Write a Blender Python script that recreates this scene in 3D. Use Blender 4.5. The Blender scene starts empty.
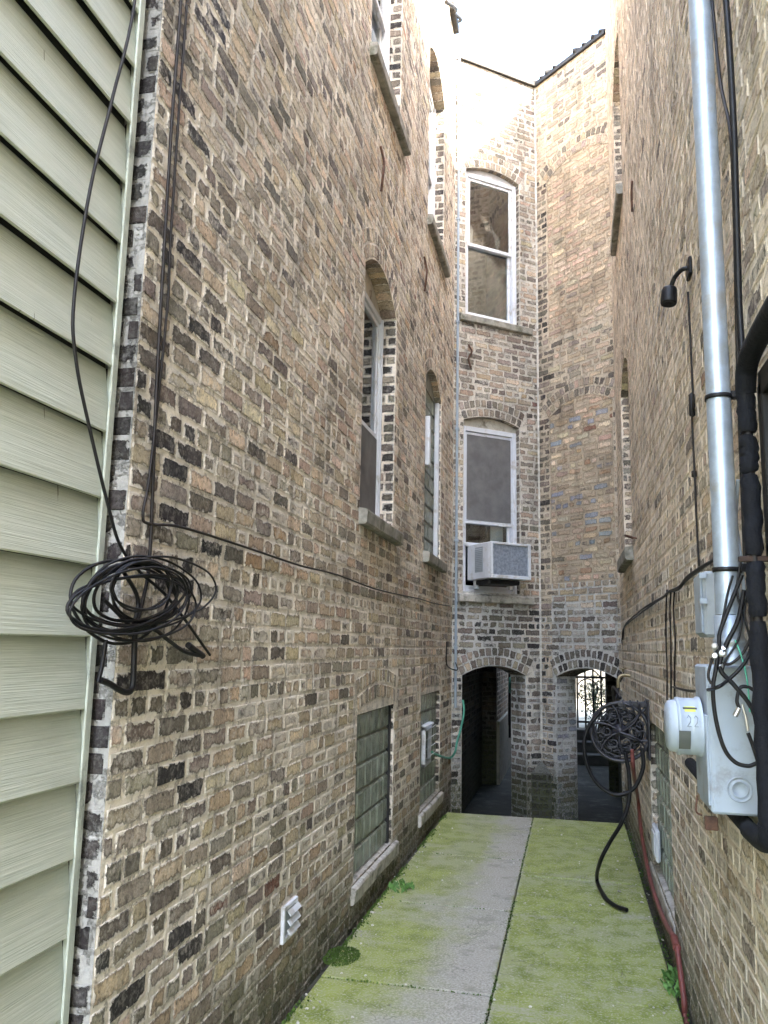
import bpy, math, random
from math import sin, cos, pi, radians
from mathutils import Vector, Matrix, noise
rnd = random.Random(7)
SC = bpy.context.scene
COL = SC.collection

# ------------------------------------------------------------------ camera model
F = 820.0; CX = 384.0; CY = 512.0; HC = 1.5
_dy = Vector((572-CX, 650-CY, F)).normalized()
_vx = 488.0; _vy = CY + (-F*F-(572-CX)*(_vx-CX))/(650-CY)
_up = Vector((_vx-CX, _vy-CY, F)).normalized()
_dx = (-_up).cross(_dy)
if _dx.x < 0: _dx = -_dx
CAM = Vector((0, 0, HC))
def ray(x, y):
    c = Vector((x-CX, y-CY, F)); return Vector((_dx.dot(c), _dy.dot(c), _up.dot(c)))
def onx(x, y, X): d = ray(x, y); return CAM + d*(X/d.x)
def ony(x, y, Y): d = ray(x, y); return CAM + d*(Y/d.y)
def onz(x, y, Z): d = ray(x, y); return CAM + d*((Z-HC)/d.z)

# ------------------------------------------------------------------ object helpers
def link(o, parent=None):
    COL.objects.link(o)
    if parent is not None: o.parent = parent
    return o
def tag(o, label=None, cat=None, group=None, kind=None):
    if label: o['label'] = label
    if cat: o['category'] = cat
    if group: o['group'] = group
    if kind: o['kind'] = kind
    return o
def thing(name, label, cat, group=None, loc=(0, 0, 0)):
    o = bpy.data.objects.new(name, None); link(o); o.empty_display_size = .1
    o.location = loc
    return tag(o, label, cat, group)

class MB:
    def __init__(s):
        s.v = []; s.f = []; s.m = []; s.uv = []; s.bc = []; s.mc = []; s.bs = []; s.brick = False; s.smooth = []
    def face(s, pts, m=0, uv=None, bc=None, mc=None, bs=None, smooth=False):
        i = len(s.v); s.v += [tuple(p) for p in pts]; s.f.append(tuple(range(i, i+len(pts)))); s.m.append(m)
        s.uv.append(uv or [(0, 0)]*len(pts)); s.bc.append(bc or (.3, .3, .3)); s.mc.append(mc or (.4, .4, .4)); s.bs.append(bs or (0, 0, 0)); s.smooth.append(smooth)
    def raw(s, vs, fs, m=0, smooth=False):
        i = len(s.v); s.v += [tuple(p) for p in vs]
        for f in fs:
            s.f.append(tuple(i+k for k in f)); s.m.append(m); s.uv.append([(0, 0)]*len(f)); s.bc.append((.3, .3, .3)); s.mc.append((.4, .4, .4)); s.bs.append((0, 0, 0)); s.smooth.append(smooth)
    def box(s, O, U, V, N, u0, u1, v0, v1, n0, n1, m=0, bev=0.0):
        O = Vector(O); U = Vector(U); V = Vector(V); N = Vector(N)
        P = lambda a, b, c: O+U*a+V*b+N*c
        b = min(bev, (u1-u0)*.45, (v1-v0)*.45, abs(n1-n0)*.45)
        if b <= 0:
            vs = [P(a, bb, c) for c in (n0, n1) for bb in (v0, v1) for a in (u0, u1)]
            fs = [(0, 2, 3, 1), (4, 5, 7, 6), (0, 1, 5, 4), (2, 6, 7, 3), (0, 4, 6, 2), (1, 3, 7, 5)]
            s.raw(vs, fs, m); return
        vs = []; 
        for sc_, dv in (((u0, u1), 0), ((v0, v1), 1), ((n0, n1), 2)): pass
        idx = {}
        for i in (0, 1):
            for j in (0, 1):
                for k in (0, 1):
                    base = [(u0, u1)[i], (v0, v1)[j], (n0, n1)[k]]
                    sg = [b if q == 0 else -b for q in (i, j, k)]
                    for ax in range(3):
                        q = [base[t]+(0 if t == ax else sg[t]) for t in range(3)]
                        idx[(i, j, k, ax)] = len(vs); vs.append(P(*q))
        fs = []
        for ax in range(3):
            o = [t for t in range(3) if t != ax]
            for e in (0, 1):
                loop = []
                for (p, q) in ((0, 0), (1, 0), (1, 1), (0, 1)):
                    c = [0, 0, 0]; c[ax] = e; c[o[0]] = p; c[o[1]] = q; loop.append(idx[(*c, ax)])
                fs.append(tuple(loop))
            # edges along axis ax
            for p in (0, 1):
                for q in (0, 1):
                    def cc(e): c = [0, 0, 0]; c[ax] = e; c[o[0]] = p; c[o[1]] = q; return c
                    a0, a1 = cc(0), cc(1)
                    fs.append((idx[(*a0, o[0])], idx[(*a0, o[1])], idx[(*a1, o[1])], idx[(*a1, o[0])]))
        for i in (0, 1):
            for j in (0, 1):
                for k in (0, 1): fs.append(tuple(idx[(i, j, k, a)] for a in range(3)))
        s.raw(vs, fs, m)
    def abox(s, x0, x1, y0, y1, z0, z1, m=0, bev=0):
        s.box((0, 0, 0), (1, 0, 0), (0, 1, 0), (0, 0, 1), x0, x1, y0, y1, z0, z1, m, bev)
    def tube(s, pts, r, n=8, m=0, sm=True, cap=True, per=6):
        P = [Vector(p) for p in pts]
        if sm and len(P) > 2:
            Q = []; E_ = [P[0]*2-P[1]]+P+[P[-1]*2-P[-2]]
            for i in range(1, len(E_)-2):
                a, b, c, d = E_[i-1:i+3]
                for k in range(per):
                    t = k/per
                    Q.append(.5*((2*b)+(c-a)*t+(2*a-5*b+4*c-d)*t*t+(3*b-a-3*c+d)*t**3))
            Q.append(P[-1]); P = Q
        T = (P[1]-P[0]).normalized(); ref = Vector((0, 0, 1)) if abs(T.z) < .9 else Vector((1, 0, 0))
        X = T.cross(ref).normalized(); vs = []; fs = []
        for i, p in enumerate(P):
            t = (P[min(i+1, len(P)-1)]-P[max(i-1, 0)])
            if t.length < 1e-9: t = T
            t = t.normalized(); X = (X-t*X.dot(t)).normalized(); Y = t.cross(X)
            rr = r(i/(len(P)-1)) if callable(r) else r
            for k in range(n): a = 2*pi*k/n; vs.append(p+X*(rr*cos(a))+Y*(rr*sin(a)))
        for i in range(len(P)-1):
            for k in range(n):
                a = i*n+k; b = i*n+(k+1) % n; fs.append((a, b, b+n, a+n))
        s.raw(vs, fs, m, True)
        if cap: s.raw(vs[:n], [tuple(range(n))[::-1]], m); s.raw(vs[-n:], [tuple(range(n))], m)
    def lathe(s, c, axis, prof, n=24, m=0, smooth=True):
        A = Vector(axis).normalized(); ref = Vector((0, 0, 1)) if abs(A.z) < .9 else Vector((1, 0, 0))
        X = A.cross(ref).normalized(); Y = A.cross(X); c = Vector(c); vs = []; fs = []
        for (d, r) in prof:
            for k in range(n): a = 2*pi*k/n; vs.append(c+A*d+X*(r*cos(a))+Y*(r*sin(a)))
        for i in range(len(prof)-1):
            for k in range(n): a = i*n+k; b = i*n+(k+1) % n; fs.append((a, b, b+n, a+n))
        s.raw(vs, fs, m, smooth)
    def build(s, name, mats, parent=None, origin=None):
        me = bpy.data.meshes.new(name)
        vs = s.v
        if origin is not None: vs = [(x-origin[0], y-origin[1], z-origin[2]) for x, y, z in vs]
        me.from_pydata(vs, [], s.f)
        if not isinstance(mats, (list, tuple)): mats = [mats]
        for m in mats: me.materials.append(m)
        me.polygons.foreach_set('material_index', s.m)
        me.polygons.foreach_set('use_smooth', s.smooth)
        if s.brick:
            ul = me.uv_layers.new(name='UVMap'); flat = []
            for q in s.uv:
                for a in q: flat += list(a)
            ul.data.foreach_set('uv', flat)
            for nm, dat in (('bcol', s.bc), ('mcol', s.mc), ('bsz', s.bs)):
                at = me.attributes.new(nm, 'FLOAT_VECTOR', 'FACE'); fl = []
                for d in dat: fl += list(d)
                at.data.foreach_set('vector', fl)
        me.update(); me.validate()
        o = bpy.data.objects.new(name, me); link(o, parent)
        if origin is not None: o.location = origin
        return o

# ------------------------------------------------------------------ materials
def mat(name):
    m = bpy.data.materials.new(name); m.use_nodes = True; nt = m.node_tree
    b = nt.nodes['Principled BSDF']; return m, nt, b
def nd(nt, t, **kw):
    n = nt.nodes.new(t)
    for k, v in kw.items():
        if k.startswith('i_'): n.inputs[k[2:].replace('_', ' ')].default_value = v
        else: setattr(n, k, v)
    return n
def math_(nt, op, a, b=None, c=None, clamp=False):
    n = nt.nodes.new('ShaderNodeMath'); n.operation = op; n.use_clamp = clamp
    for i, x in enumerate((a, b, c)):
        if x is None: continue
        if isinstance(x, (int, float)): n.inputs[i].default_value = x
        else: nt.links.new(x, n.inputs[i])
    return n.outputs[0]
def mixc(nt, f, a, b, mode='MIX'):
    n = nt.nodes.new('ShaderNodeMix'); n.data_type = 'RGBA'; n.blend_type = mode
    for i, x in ((0, f), (6, a), (7, b)):
        if isinstance(x, (int, float)): n.inputs[i].default_value = x
        elif isinstance(x, tuple): n.inputs[i].default_value = (*x[:3], 1)
        else: nt.links.new(x, n.inputs[i])
    return n.outputs[2]
def ramp(nt, x, a, b, c=0.0, d=1.0, smooth=True):
    n = nt.nodes.new('ShaderNodeMapRange'); n.interpolation_type = 'SMOOTHSTEP' if smooth else 'LINEAR'
    nt.links.new(x, n.inputs[0])
    for i, v in zip((1, 2, 3, 4), (a, b, c, d)):
        if isinstance(v, (int, float)): n.inputs[i].default_value = v
        else: nt.links.new(v, n.inputs[i])
    return n.outputs[0]
def noise_(nt, co, scale, det=4, rough=.55, dim='3D'):
    n = nt.nodes.new('ShaderNodeTexNoise'); n.inputs['Scale'].default_value = scale; n.inputs['Detail'].default_value = det
    n.inputs['Roughness'].default_value = rough
    if co is not None: nt.links.new(co, n.inputs['Vector'])
    return n.outputs[0]
def geo_pos(nt):
    return nt.nodes.new('ShaderNodeNewGeometry').outputs['Position']
def sep(nt, v):
    n = nt.nodes.new('ShaderNodeSeparateXYZ'); nt.links.new(v, n.inputs[0]); return n.outputs
def scl(nt, v, s):
    n = nt.nodes.new('ShaderNodeMapping'); n.inputs['Scale'].default_value = s; nt.links.new(v, n.inputs[0]); return n.outputs[0]
def bump(nt, b, h, dist, st=1.0):
    n = nt.nodes.new('ShaderNodeBump'); n.inputs['Distance'].default_value = dist; n.inputs['Strength'].default_value = st
    nt.links.new(h, n.inputs['Height']); nt.links.new(n.outputs[0], b.inputs['Normal'])

def simple(name, col, rough=.6, metal=0.0, var=.25, vs=8, bmp=0.0, bs=60, spec=.5, dirt=None, dirts=5):
    m, nt, b = mat(name); co = geo_pos(nt)
    n = noise_(nt, co, vs, 6, .65)
    lo = tuple(c*(1-var) for c in col); hi = tuple(min(1, c*(1+var)) for c in col)
    c = mixc(nt, ramp(nt, n, .3, .7), lo, hi)
    if dirt:
        d = noise_(nt, co, dirts, 8, .7); c = mixc(nt, ramp(nt, d, .5, .68), c, dirt)
    nt.links.new(c, b.inputs['Base Color'])
    b.inputs['Roughness'].default_value = rough; b.inputs['Metallic'].default_value = metal
    b.inputs['Specular IOR Level'].default_value = spec
    if bmp: bump(nt, b, noise_(nt, co, bs, 5, .6), bmp)
    return m

def brick_mat():
    m, nt, b = mat('common_brick'); L = nt.links
    uv = nt.nodes.new('ShaderNodeUVMap').outputs[0]; u = sep(nt, uv)
    def att(n): a = nt.nodes.new('ShaderNodeAttribute'); a.attribute_name = n; return a.outputs['Vector']
    bc = att('bcol'); mc = att('mcol'); bs = sep(nt, att('bsz'))
    co = geo_pos(nt)
    da = math_(nt, 'SUBTRACT', math_(nt, 'MULTIPLY', bs[0], .5), math_(nt, 'ABSOLUTE', u[0]))
    db = math_(nt, 'SUBTRACT', math_(nt, 'MULTIPLY', bs[1], .5), math_(nt, 'ABSOLUTE', u[1]))
    d = math_(nt, 'SMOOTH_MIN', da, db, .012)
    n1 = noise_(nt, co, 62, 5, .65); n2 = noise_(nt, co, 17, 3, .5); n3 = noise_(nt, co, 150, 4, .7); n4 = noise_(nt, co, 2.2, 4, .6)
    dd = math_(nt, 'MULTIPLY_ADD', math_(nt, 'SUBTRACT', n1, .5), .036, d)
    dd = math_(nt, 'MULTIPLY_ADD', math_(nt, 'SUBTRACT', n2, .5), .045, dd)
    dd = math_(nt, 'MULTIPLY_ADD', bs[2], -.014, dd)
    msk = ramp(nt, dd, -.0015, .0035)
    # thin wash of mortar smeared over parts of the bricks
    sm = ramp(nt, math_(nt, 'ADD', math_(nt, 'MULTIPLY', n2, .5), math_(nt, 'ADD', math_(nt, 'MULTIPLY', n1, .35), math_(nt, 'MULTIPLY', bs[2], .35))), .56, .76, 0, .8)
    v = ramp(nt, n3, .25, .75, .62, 1.4, False); v2 = ramp(nt, n1, .3, .7, .75, 1.25, False)
    vv = math_(nt, 'MULTIPLY', v, v2)
    def gm(c, f):
        n = nt.nodes.new('ShaderNodeVectorMath'); n.operation = 'SCALE'; L.new(c, n.inputs[0]); L.new(f, n.inputs['Scale']); return n.outputs[0]
    bcol = gm(bc, vv)
    # pale blotches and darker rims inside each brick
    nb = noise_(nt, co, 34, 6, .72); nb2 = noise_(nt, co, 80, 4, .7)
    bl = ramp(nt, math_(nt, 'ADD', math_(nt, 'MULTIPLY', nb, .6), math_(nt, 'MULTIPLY', nb2, .4)), .47, .60, 0, .62)
    bl = math_(nt, 'MULTIPLY', bl, ramp(nt, bs[2], .0, .6, .3, 1.0, False))
    bcol = mixc(nt, bl, bcol, gm(mc, ramp(nt, n3, .3, .7, .55, .9, False)))
    bcol = gm(bcol, ramp(nt, dd, .002, .014, .62, 1.08))
    pit = ramp(nt, noise_(nt, co, 75, 3, .5), .60, .68, 0, .6)
    bcol = mixc(nt, pit, bcol, gm(bc, nd(nt, 'ShaderNodeValue').outputs[0])) if False else mixc(nt, pit, bcol, (.05, .045, .04))
    mcol = gm(mc, ramp(nt, math_(nt, 'ADD', math_(nt, 'MULTIPLY', n3, .5), math_(nt, 'MULTIPLY', n2, .5)), .3, .7, .80, 1.18, False))
    bcol = mixc(nt, sm, bcol, gm(mcol, ramp(nt, n3, .3, .7, .7, .95, False)))
    c = mixc(nt, msk, mcol, bcol)
    # large stains and dampness with AO-like shade painted in near the ground
    str_ = noise_(nt, scl(nt, co, (5, 5, .7)), 1.5, 5, .65)
    st = math_(nt, 'MULTIPLY', ramp(nt, n4, .35, .7, 1.10, .80), ramp(nt, str_, .48, .72, 1.03, .66))
    c2 = gm(c, st)
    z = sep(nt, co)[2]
    damp_shade = ramp(nt, math_(nt, 'MULTIPLY_ADD', math_(nt, 'SUBTRACT', n4, .5), .5, z), -.05, .60, .95, 0)
    c3 = mixc(nt, damp_shade, c2, gm(c2, nd_val(nt, .42)))
    gr = math_(nt, 'MULTIPLY', ramp(nt, math_(nt, 'MULTIPLY_ADD', math_(nt, 'SUBTRACT', n2, .5), .5, z), -.02, .42, .8, 0), ramp(nt, n1, .35, .6))
    c3 = mixc(nt, gr, c3, (.075, .085, .035))
    L.new(c3, b.inputs['Base Color']); b.inputs['Roughness'].default_value = .92; b.inputs['Specular IOR Level'].default_value = .25
    h = math_(nt, 'ADD', math_(nt, 'MULTIPLY', msk, .55), math_(nt, 'ADD', math_(nt, 'MULTIPLY', n3, .35), math_(nt, 'MULTIPLY', n1, .6)))
    h = math_(nt, 'MULTIPLY_ADD', pit, -.4, h)
    bump(nt, b, h, .008, 1.0)
    return m
def nd_val(nt, v):
    n = nt.nodes.new('ShaderNodeValue'); n.outputs[0].default_value = v; return n.outputs[0]
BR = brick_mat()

def concrete_mat():
    m, nt, b = mat('mossy_concrete'); L = nt.links; co = geo_pos(nt); s = sep(nt, co)
    n1 = noise_(nt, co, 1.6, 6, .62); n2 = noise_(nt, co, 7, 6, .65); n3 = noise_(nt, co, 90, 4, .75); n4 = noise_(nt, co, 260, 2, .7)
    base = mixc(nt, ramp(nt, n3, .3, .7), (.20, .195, .165), (.54, .52, .45))
    base = mixc(nt, ramp(nt, n1, .3, .7), base, mixc(nt, .5, base, (.38, .37, .33)))
    base = mixc(nt, ramp(nt, n2, .50, .70, 0, .6), base, (.19, .20, .14))
    # algae: thick on the right hand lane, along the wall on the left
    X = math_(nt, 'ADD', s[0], math_(nt, 'MULTIPLY', math_(nt, 'SUBTRACT', n2, .5), .35))
    right = ramp(nt, math_(nt, 'ADD', s[0], math_(nt, 'MULTIPLY', math_(nt, 'SUBTRACT', n2, .5), .10)), -.385, -.34)
    left = ramp(nt, math_(nt, 'ADD', X, math_(nt, 'MULTIPLY', math_(nt, 'SUBTRACT', n1, .5), 1.2)), -.50, -.98)
    far = math_(nt, 'MULTIPLY', ramp(nt, math_(nt, 'MULTIPLY_ADD', math_(nt, 'SUBTRACT', n1, .5), 4, s[1]), 4.8, 6.4, 0, .8), ramp(nt, X, -.55, -.70))
    a = math_(nt, 'MAXIMUM', math_(nt, 'MAXIMUM', right, left), far)
    patch = ramp(nt, math_(nt, 'ADD', math_(nt, 'MULTIPLY', n1, .5), math_(nt, 'MULTIPLY', n2, .5)), .47, .62, 1.0, .62)
    speck = ramp(nt, n3, .44, .70, 1.0, .25)
    a = math_(nt, 'MULTIPLY', math_(nt, 'MULTIPLY', a, patch), speck)
    green = mixc(nt, ramp(nt, n2, .3, .7), (.15, .195, .028), (.31, .36, .085))
    c = mixc(nt, a, base, green)
    wt = ramp(nt, n4, .70, .76, 0, .6)
    c = mixc(nt, wt, c, (.6, .58, .5))
    bare = math_(nt, 'MULTIPLY', ramp(nt, noise_(nt, scl(nt, co, (.9, 3.2, 1)), 1.3, 6, .7), .56, .66, 0, .75), ramp(nt, n3, .3, .6))
    c = mixc(nt, bare, c, (.36, .35, .29))
    # cracks
    vo = nt.nodes.new('ShaderNodeTexVoronoi'); vo.feature = 'DISTANCE_TO_EDGE'; vo.inputs['Scale'].default_value = .9
    w = nt.nodes.new('ShaderNodeVectorMath'); w.operation = 'ADD'; L.new(co, w.inputs[0])
    nn = nt.nodes.new('ShaderNodeTexNoise'); nn.inputs['Scale'].default_value = 4; L.new(co, nn.inputs['Vector']); L.new(nn.outputs[1], w.inputs[1]); L.new(w.outputs[0], vo.inputs['Vector'])
    ck = ramp(nt, vo.outputs[0], .0, .004, .5, 0)
    c = mixc(nt, ck, c, (.05, .05, .04))
    L.new(c, b.inputs['Base Color']); b.inputs['Roughness'].default_value = .88; b.inputs['Specular IOR Level'].default_value = .3
    h = math_(nt, 'ADD', math_(nt, 'MULTIPLY', n3, .6), math_(nt, 'ADD', math_(nt, 'MULTIPLY', n2, .8), math_(nt, 'MULTIPLY', a, .3)))
    bump(nt, b, h, .006, .8)
    return m
CONC = concrete_mat()

def siding_mat():
    m, nt, b = mat('sage_clapboard'); L = nt.links; co = geo_pos(nt)
    g = nt.nodes.new('ShaderNodeTexNoise'); g.inputs['Scale'].default_value = 1.0; g.inputs['Detail'].default_value = 3; g.inputs['Distortion'].default_value = .6
    L.new(scl(nt, co, (3, 2.2, 230)), g.inputs['Vector'])
    g2 = noise_(nt, scl(nt, co, (3, 5, 60)), 1, 5, .6)
    n = noise_(nt, co, 2.5, 5, .6)
    c = mixc(nt, ramp(nt, g2, .3, .7), (.39, .425, .365), (.455, .49, .425))
    c = mixc(nt, ramp(nt, n, .4, .75, 0, .35), c, (.42, .43, .36))
    mk = noise_(nt, scl(nt, co, (20, 60, 9)), 1, 2, .4)
    c = mixc(nt, ramp(nt, mk, .75, .78, 0, .7), c, (.08, .07, .05))
    L.new(c, b.inputs['Base Color']); b.inputs['Roughness'].default_value = .6
    bump(nt, b, math_(nt, 'ADD', g.outputs[0], math_(nt, 'MULTIPLY', g2, .5)), .0035, .8)
    return m
SIDE = siding_mat()
WHITE = simple('white_paint', (.62, .65, .70), .5, var=.06, vs=5, dirt=(.45, .44, .42), dirts=7)
CREAM = simple('weathered_head_board', (.50, .47, .40), .7, var=.15, dirt=(.2, .17, .13), dirts=14, bmp=.003)
DARKR = simple('dark_interior', (.02, .02, .022), .9, var=.3)
SHADE = simple('insect_screen_grey', (.13, .13, .13), .7, var=.2, vs=6)
SHADE2 = simple('brown_roller_shade', (.24, .225, .21), .8, var=.25, vs=5)
CURT = simple('white_curtain', (.88, .87, .82), .8, var=.05)
STONE = simple('limestone_sill', (.27, .26, .225), .9, var=.3, vs=12, bmp=.006, bs=40, dirt=(.10, .105, .07), dirts=7)
STONEP = simple('pale_stone_sill', (.42, .40, .36), .9, var=.25, vs=14, bmp=.006, bs=40, dirt=(.15, .15, .12), dirts=9)
BLACK = simple('black_rubber', (.006, .006, .008), .5, spec=.35, var=.3, vs=20)
BLACKF = simple('black_foam_insulation', (.005, .006, .010), .8, spec=.3, var=.3, vs=20, bmp=.003, bs=90)
DBROWN = simple('brown_black_cable', (.012, .009, .009), .5, spec=.35, var=.3, vs=20)
PLAST = simple('charcoal_plastic', (.022, .022, .030), .42, var=.25, vs=30)
RED = simple('red_rubber_hose', (.17, .048, .042), .5, var=.25, vs=12, dirt=(.12, .05, .04), dirts=20)
GREENH = simple('green_rubber_hose', (.08, .33, .24), .5, var=.2, vs=15)
GALV = simple('galvanised_steel', (.46, .54, .65), .5, metal=.7, var=.12, vs=18, dirt=(.42, .43, .44), dirts=6)
GREYP = simple('grey_enamel', (.36, .42, .50), .42, var=.05, vs=6, dirt=(.26, .28, .31), dirts=9)
GREYD = simple('grey_pvc', (.33, .37, .41), .5, var=.08, vs=9)
TARF = simple('dark_flashing', (.03, .028, .025), .7, var=.4, bmp=.004)
RUST = simple('rusty_iron', (.09, .045, .028), .85, var=.5, vs=30, bmp=.004)
IRON = simple('black_iron', (.006, .006, .007), .5, var=.3)
BRASS = simple('brass', (.30, .25, .15), .4, metal=.8, var=.2)
CHROME = simple('steel_fitting', (.62, .62, .62), .3, metal=.9, var=.1)
YEL = simple('yellow_sticker', (.62, .66, .12), .5, var=.1)
LGREY = simple('aluminium_fin', (.36, .40, .46), .5, metal=.5, var=.3, vs=40)
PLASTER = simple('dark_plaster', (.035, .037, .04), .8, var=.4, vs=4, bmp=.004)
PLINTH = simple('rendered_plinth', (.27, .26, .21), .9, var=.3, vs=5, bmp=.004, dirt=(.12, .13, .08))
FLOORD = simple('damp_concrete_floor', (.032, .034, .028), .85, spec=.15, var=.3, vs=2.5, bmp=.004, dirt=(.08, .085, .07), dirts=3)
EARTH = simple('earth_and_gravel', (.12, .10, .075), .95, var=.5, vs=25, bmp=.01, bs=60)
GUTTER = simple('dark_wet_dirt', (.05, .048, .035), .9, var=.5, vs=25, bmp=.015, bs=60)
MOSS = simple('moss', (.07, .13, .018), .95, var=.5, vs=60, bmp=.01, bs=150)
LEAF = simple('leaf_green', (.09, .20, .045), .6, var=.4, vs=40)
LEAFD = simple('bush_leaf', (.03, .045, .02), .6, var=.4, vs=20)
PALEW = simple('pale_rendered_wall', (.16, .155, .14), .8, var=.1)
JOINT = simple('white_mortar_joint', (.52, .50, .45), .95, var=.25, vs=20, bmp=.006, bs=60, dirt=(.3, .28, .25), dirts=12)
PEB = simple('pebble', (.5, .48, .42), .9, var=.4, vs=30)

def glass_mat(name, tint, fac, rough=.02):
    m, nt, b = mat(name); L = nt.links; nt.nodes.remove(b)
    out = [n for n in nt.nodes if n.type == 'OUTPUT_MATERIAL'][0]
    tr = nt.nodes.new('ShaderNodeBsdfTransparent'); tr.inputs[0].default_value = (*tint, 1)
    gl = nt.nodes.new('ShaderNodeBsdfGlossy'); gl.inputs['Roughness'].default_value = rough; gl.inputs[0].default_value = (.9, .93, .95, 1)
    fr = nt.nodes.new('ShaderNodeFresnel'); fr.inputs[0].default_value = 1.5
    co = geo_pos(nt); bp = nt.nodes.new('ShaderNodeBump'); bp.inputs['Distance'].default_value = .004; bp.inputs['Strength'].default_value = .25
    L.new(noise_(nt, co, 3.5, 1, .4), bp.inputs['Height']); L.new(bp.outputs[0], gl.inputs['Normal'])
    f = ramp(nt, fr.outputs[0], 0, 1, fac, 1.0, False)
    mx = nt.nodes.new('ShaderNodeMixShader'); L.new(f, mx.inputs[0]); L.new(tr.outputs[0], mx.inputs[1]); L.new(gl.outputs[0], mx.inputs[2]); L.new(mx.outputs[0], out.inputs[0])
    return m
GLASS = glass_mat('window_glass', (.88, .92, .92), .12)
GLASSB = glass_mat('meter_glass', (.7, .72, .72), .12)

def block_mat():
    m, nt, b = mat('ribbed_glass_block'); L = nt.links; co = geo_pos(nt)
    w = nt.nodes.new('ShaderNodeTexWave'); w.bands_direction = 'Y'; w.inputs['Scale'].default_value = 14; w.inputs['Distortion'].default_value = 1.5; w.inputs['Detail'].default_value = 2
    L.new(co, w.inputs['Vector'])
    n = noise_(nt, co, 9, 4, .6)
    c = mixc(nt, ramp(nt, n, .3, .7), (.14, .165, .135), (.30, .34, .285))
    c = mixc(nt, math_(nt, 'MULTIPLY', w.outputs[1], .45), c, (.30, .34, .29))
    L.new(c, b.inputs['Base Color']); b.inputs['Roughness'].default_value = .22; b.inputs['Specular IOR Level'].default_value = .7
    bump(nt, b, math_(nt, 'ADD', w.outputs[1], math_(nt, 'MULTIPLY', n, .6)), .008, .8)
    return m
BLOCK = block_mat()

# ------------------------------------------------------------------ brickwork
CH = .0712; J = .0145; VZ = Vector((0, 0, 1))
PAL = {'tan': (.49, .39, .275), 'beige': (.57, .465, .345), 'grey': (.275, .235, .19), 'dark': (.14, .12, .10), 'black': (.040, .036, .036),
       'yellow': (.42, .34, .235), 'orange': (.36, .24, .15), 'red': (.20, .10, .075), 'pink': (.50, .37, .27), 'blue': (.26, .28, .31), 'mid': (.39, .31, .228)}
def pick(w, jit=.22):
    t = sum(w.values()); r = rnd.random()*t
    for k, x in w.items():
        r -= x
        if r <= 0: break
    f = 1+rnd.uniform(-jit, jit); c = PAL[k]
    return tuple(max(.01, c[i]*f*(1+rnd.uniform(-.06, .06))) for i in range(3))

def quadbrick(mb, O, U, N, cs, w, h, col, mcol, smear, prot=None):
    """cs: four (u,v) corners counter-clockwise starting lower left of the brick's own frame"""
    prot = rnd.uniform(.0015, .0028) if prot is None else prot
    P = lambda u, v, n: O+U*u+VZ*v+N*n
    cu = sum(c[0] for c in cs)/4; cv = sum(c[1] for c in cs)/4
    k = .005
    outer = [(c[0], c[1]) for c in cs]
    inner = []
    for c in outer:
        dx, dy = cu-c[0], cv-c[1]; l = math.hypot(dx, dy) or 1
        inner.append((c[0]+dx/l*k*1.2, c[1]+dy/l*k*1.2))
    tilt = [prot+rnd.uniform(-.0005, .0005) for _ in range(4)]
    loc = [(-w/2, -h/2), (w/2, -h/2), (w/2, h/2), (-w/2, h/2)]
    li = [((abs(a)-k*.8)*(1 if a > 0 else -1), (abs(b)-k*.6)*(1 if b > 0 else -1)) for a, b in loc]
    o3 = [P(a, b, -.001) for a, b in outer]; i3 = [P(a, b, t) for (a, b), t in zip(inner, tilt)]
    bs = (w, h, smear)
    fl = (U.cross(VZ)).dot(N) < 0
    def fc(pts, uv):
        if fl: pts = pts[::-1]; uv = uv[::-1]
        mb.face(pts, 0, uv, col, mcol, bs)
    fc(i3, li)
    for q in range(4):
        r = (q+1) % 4
        fc([o3[q], o3[r], i3[r], i3[q]], [loc[q], loc[r], li[r], li[q]])

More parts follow.
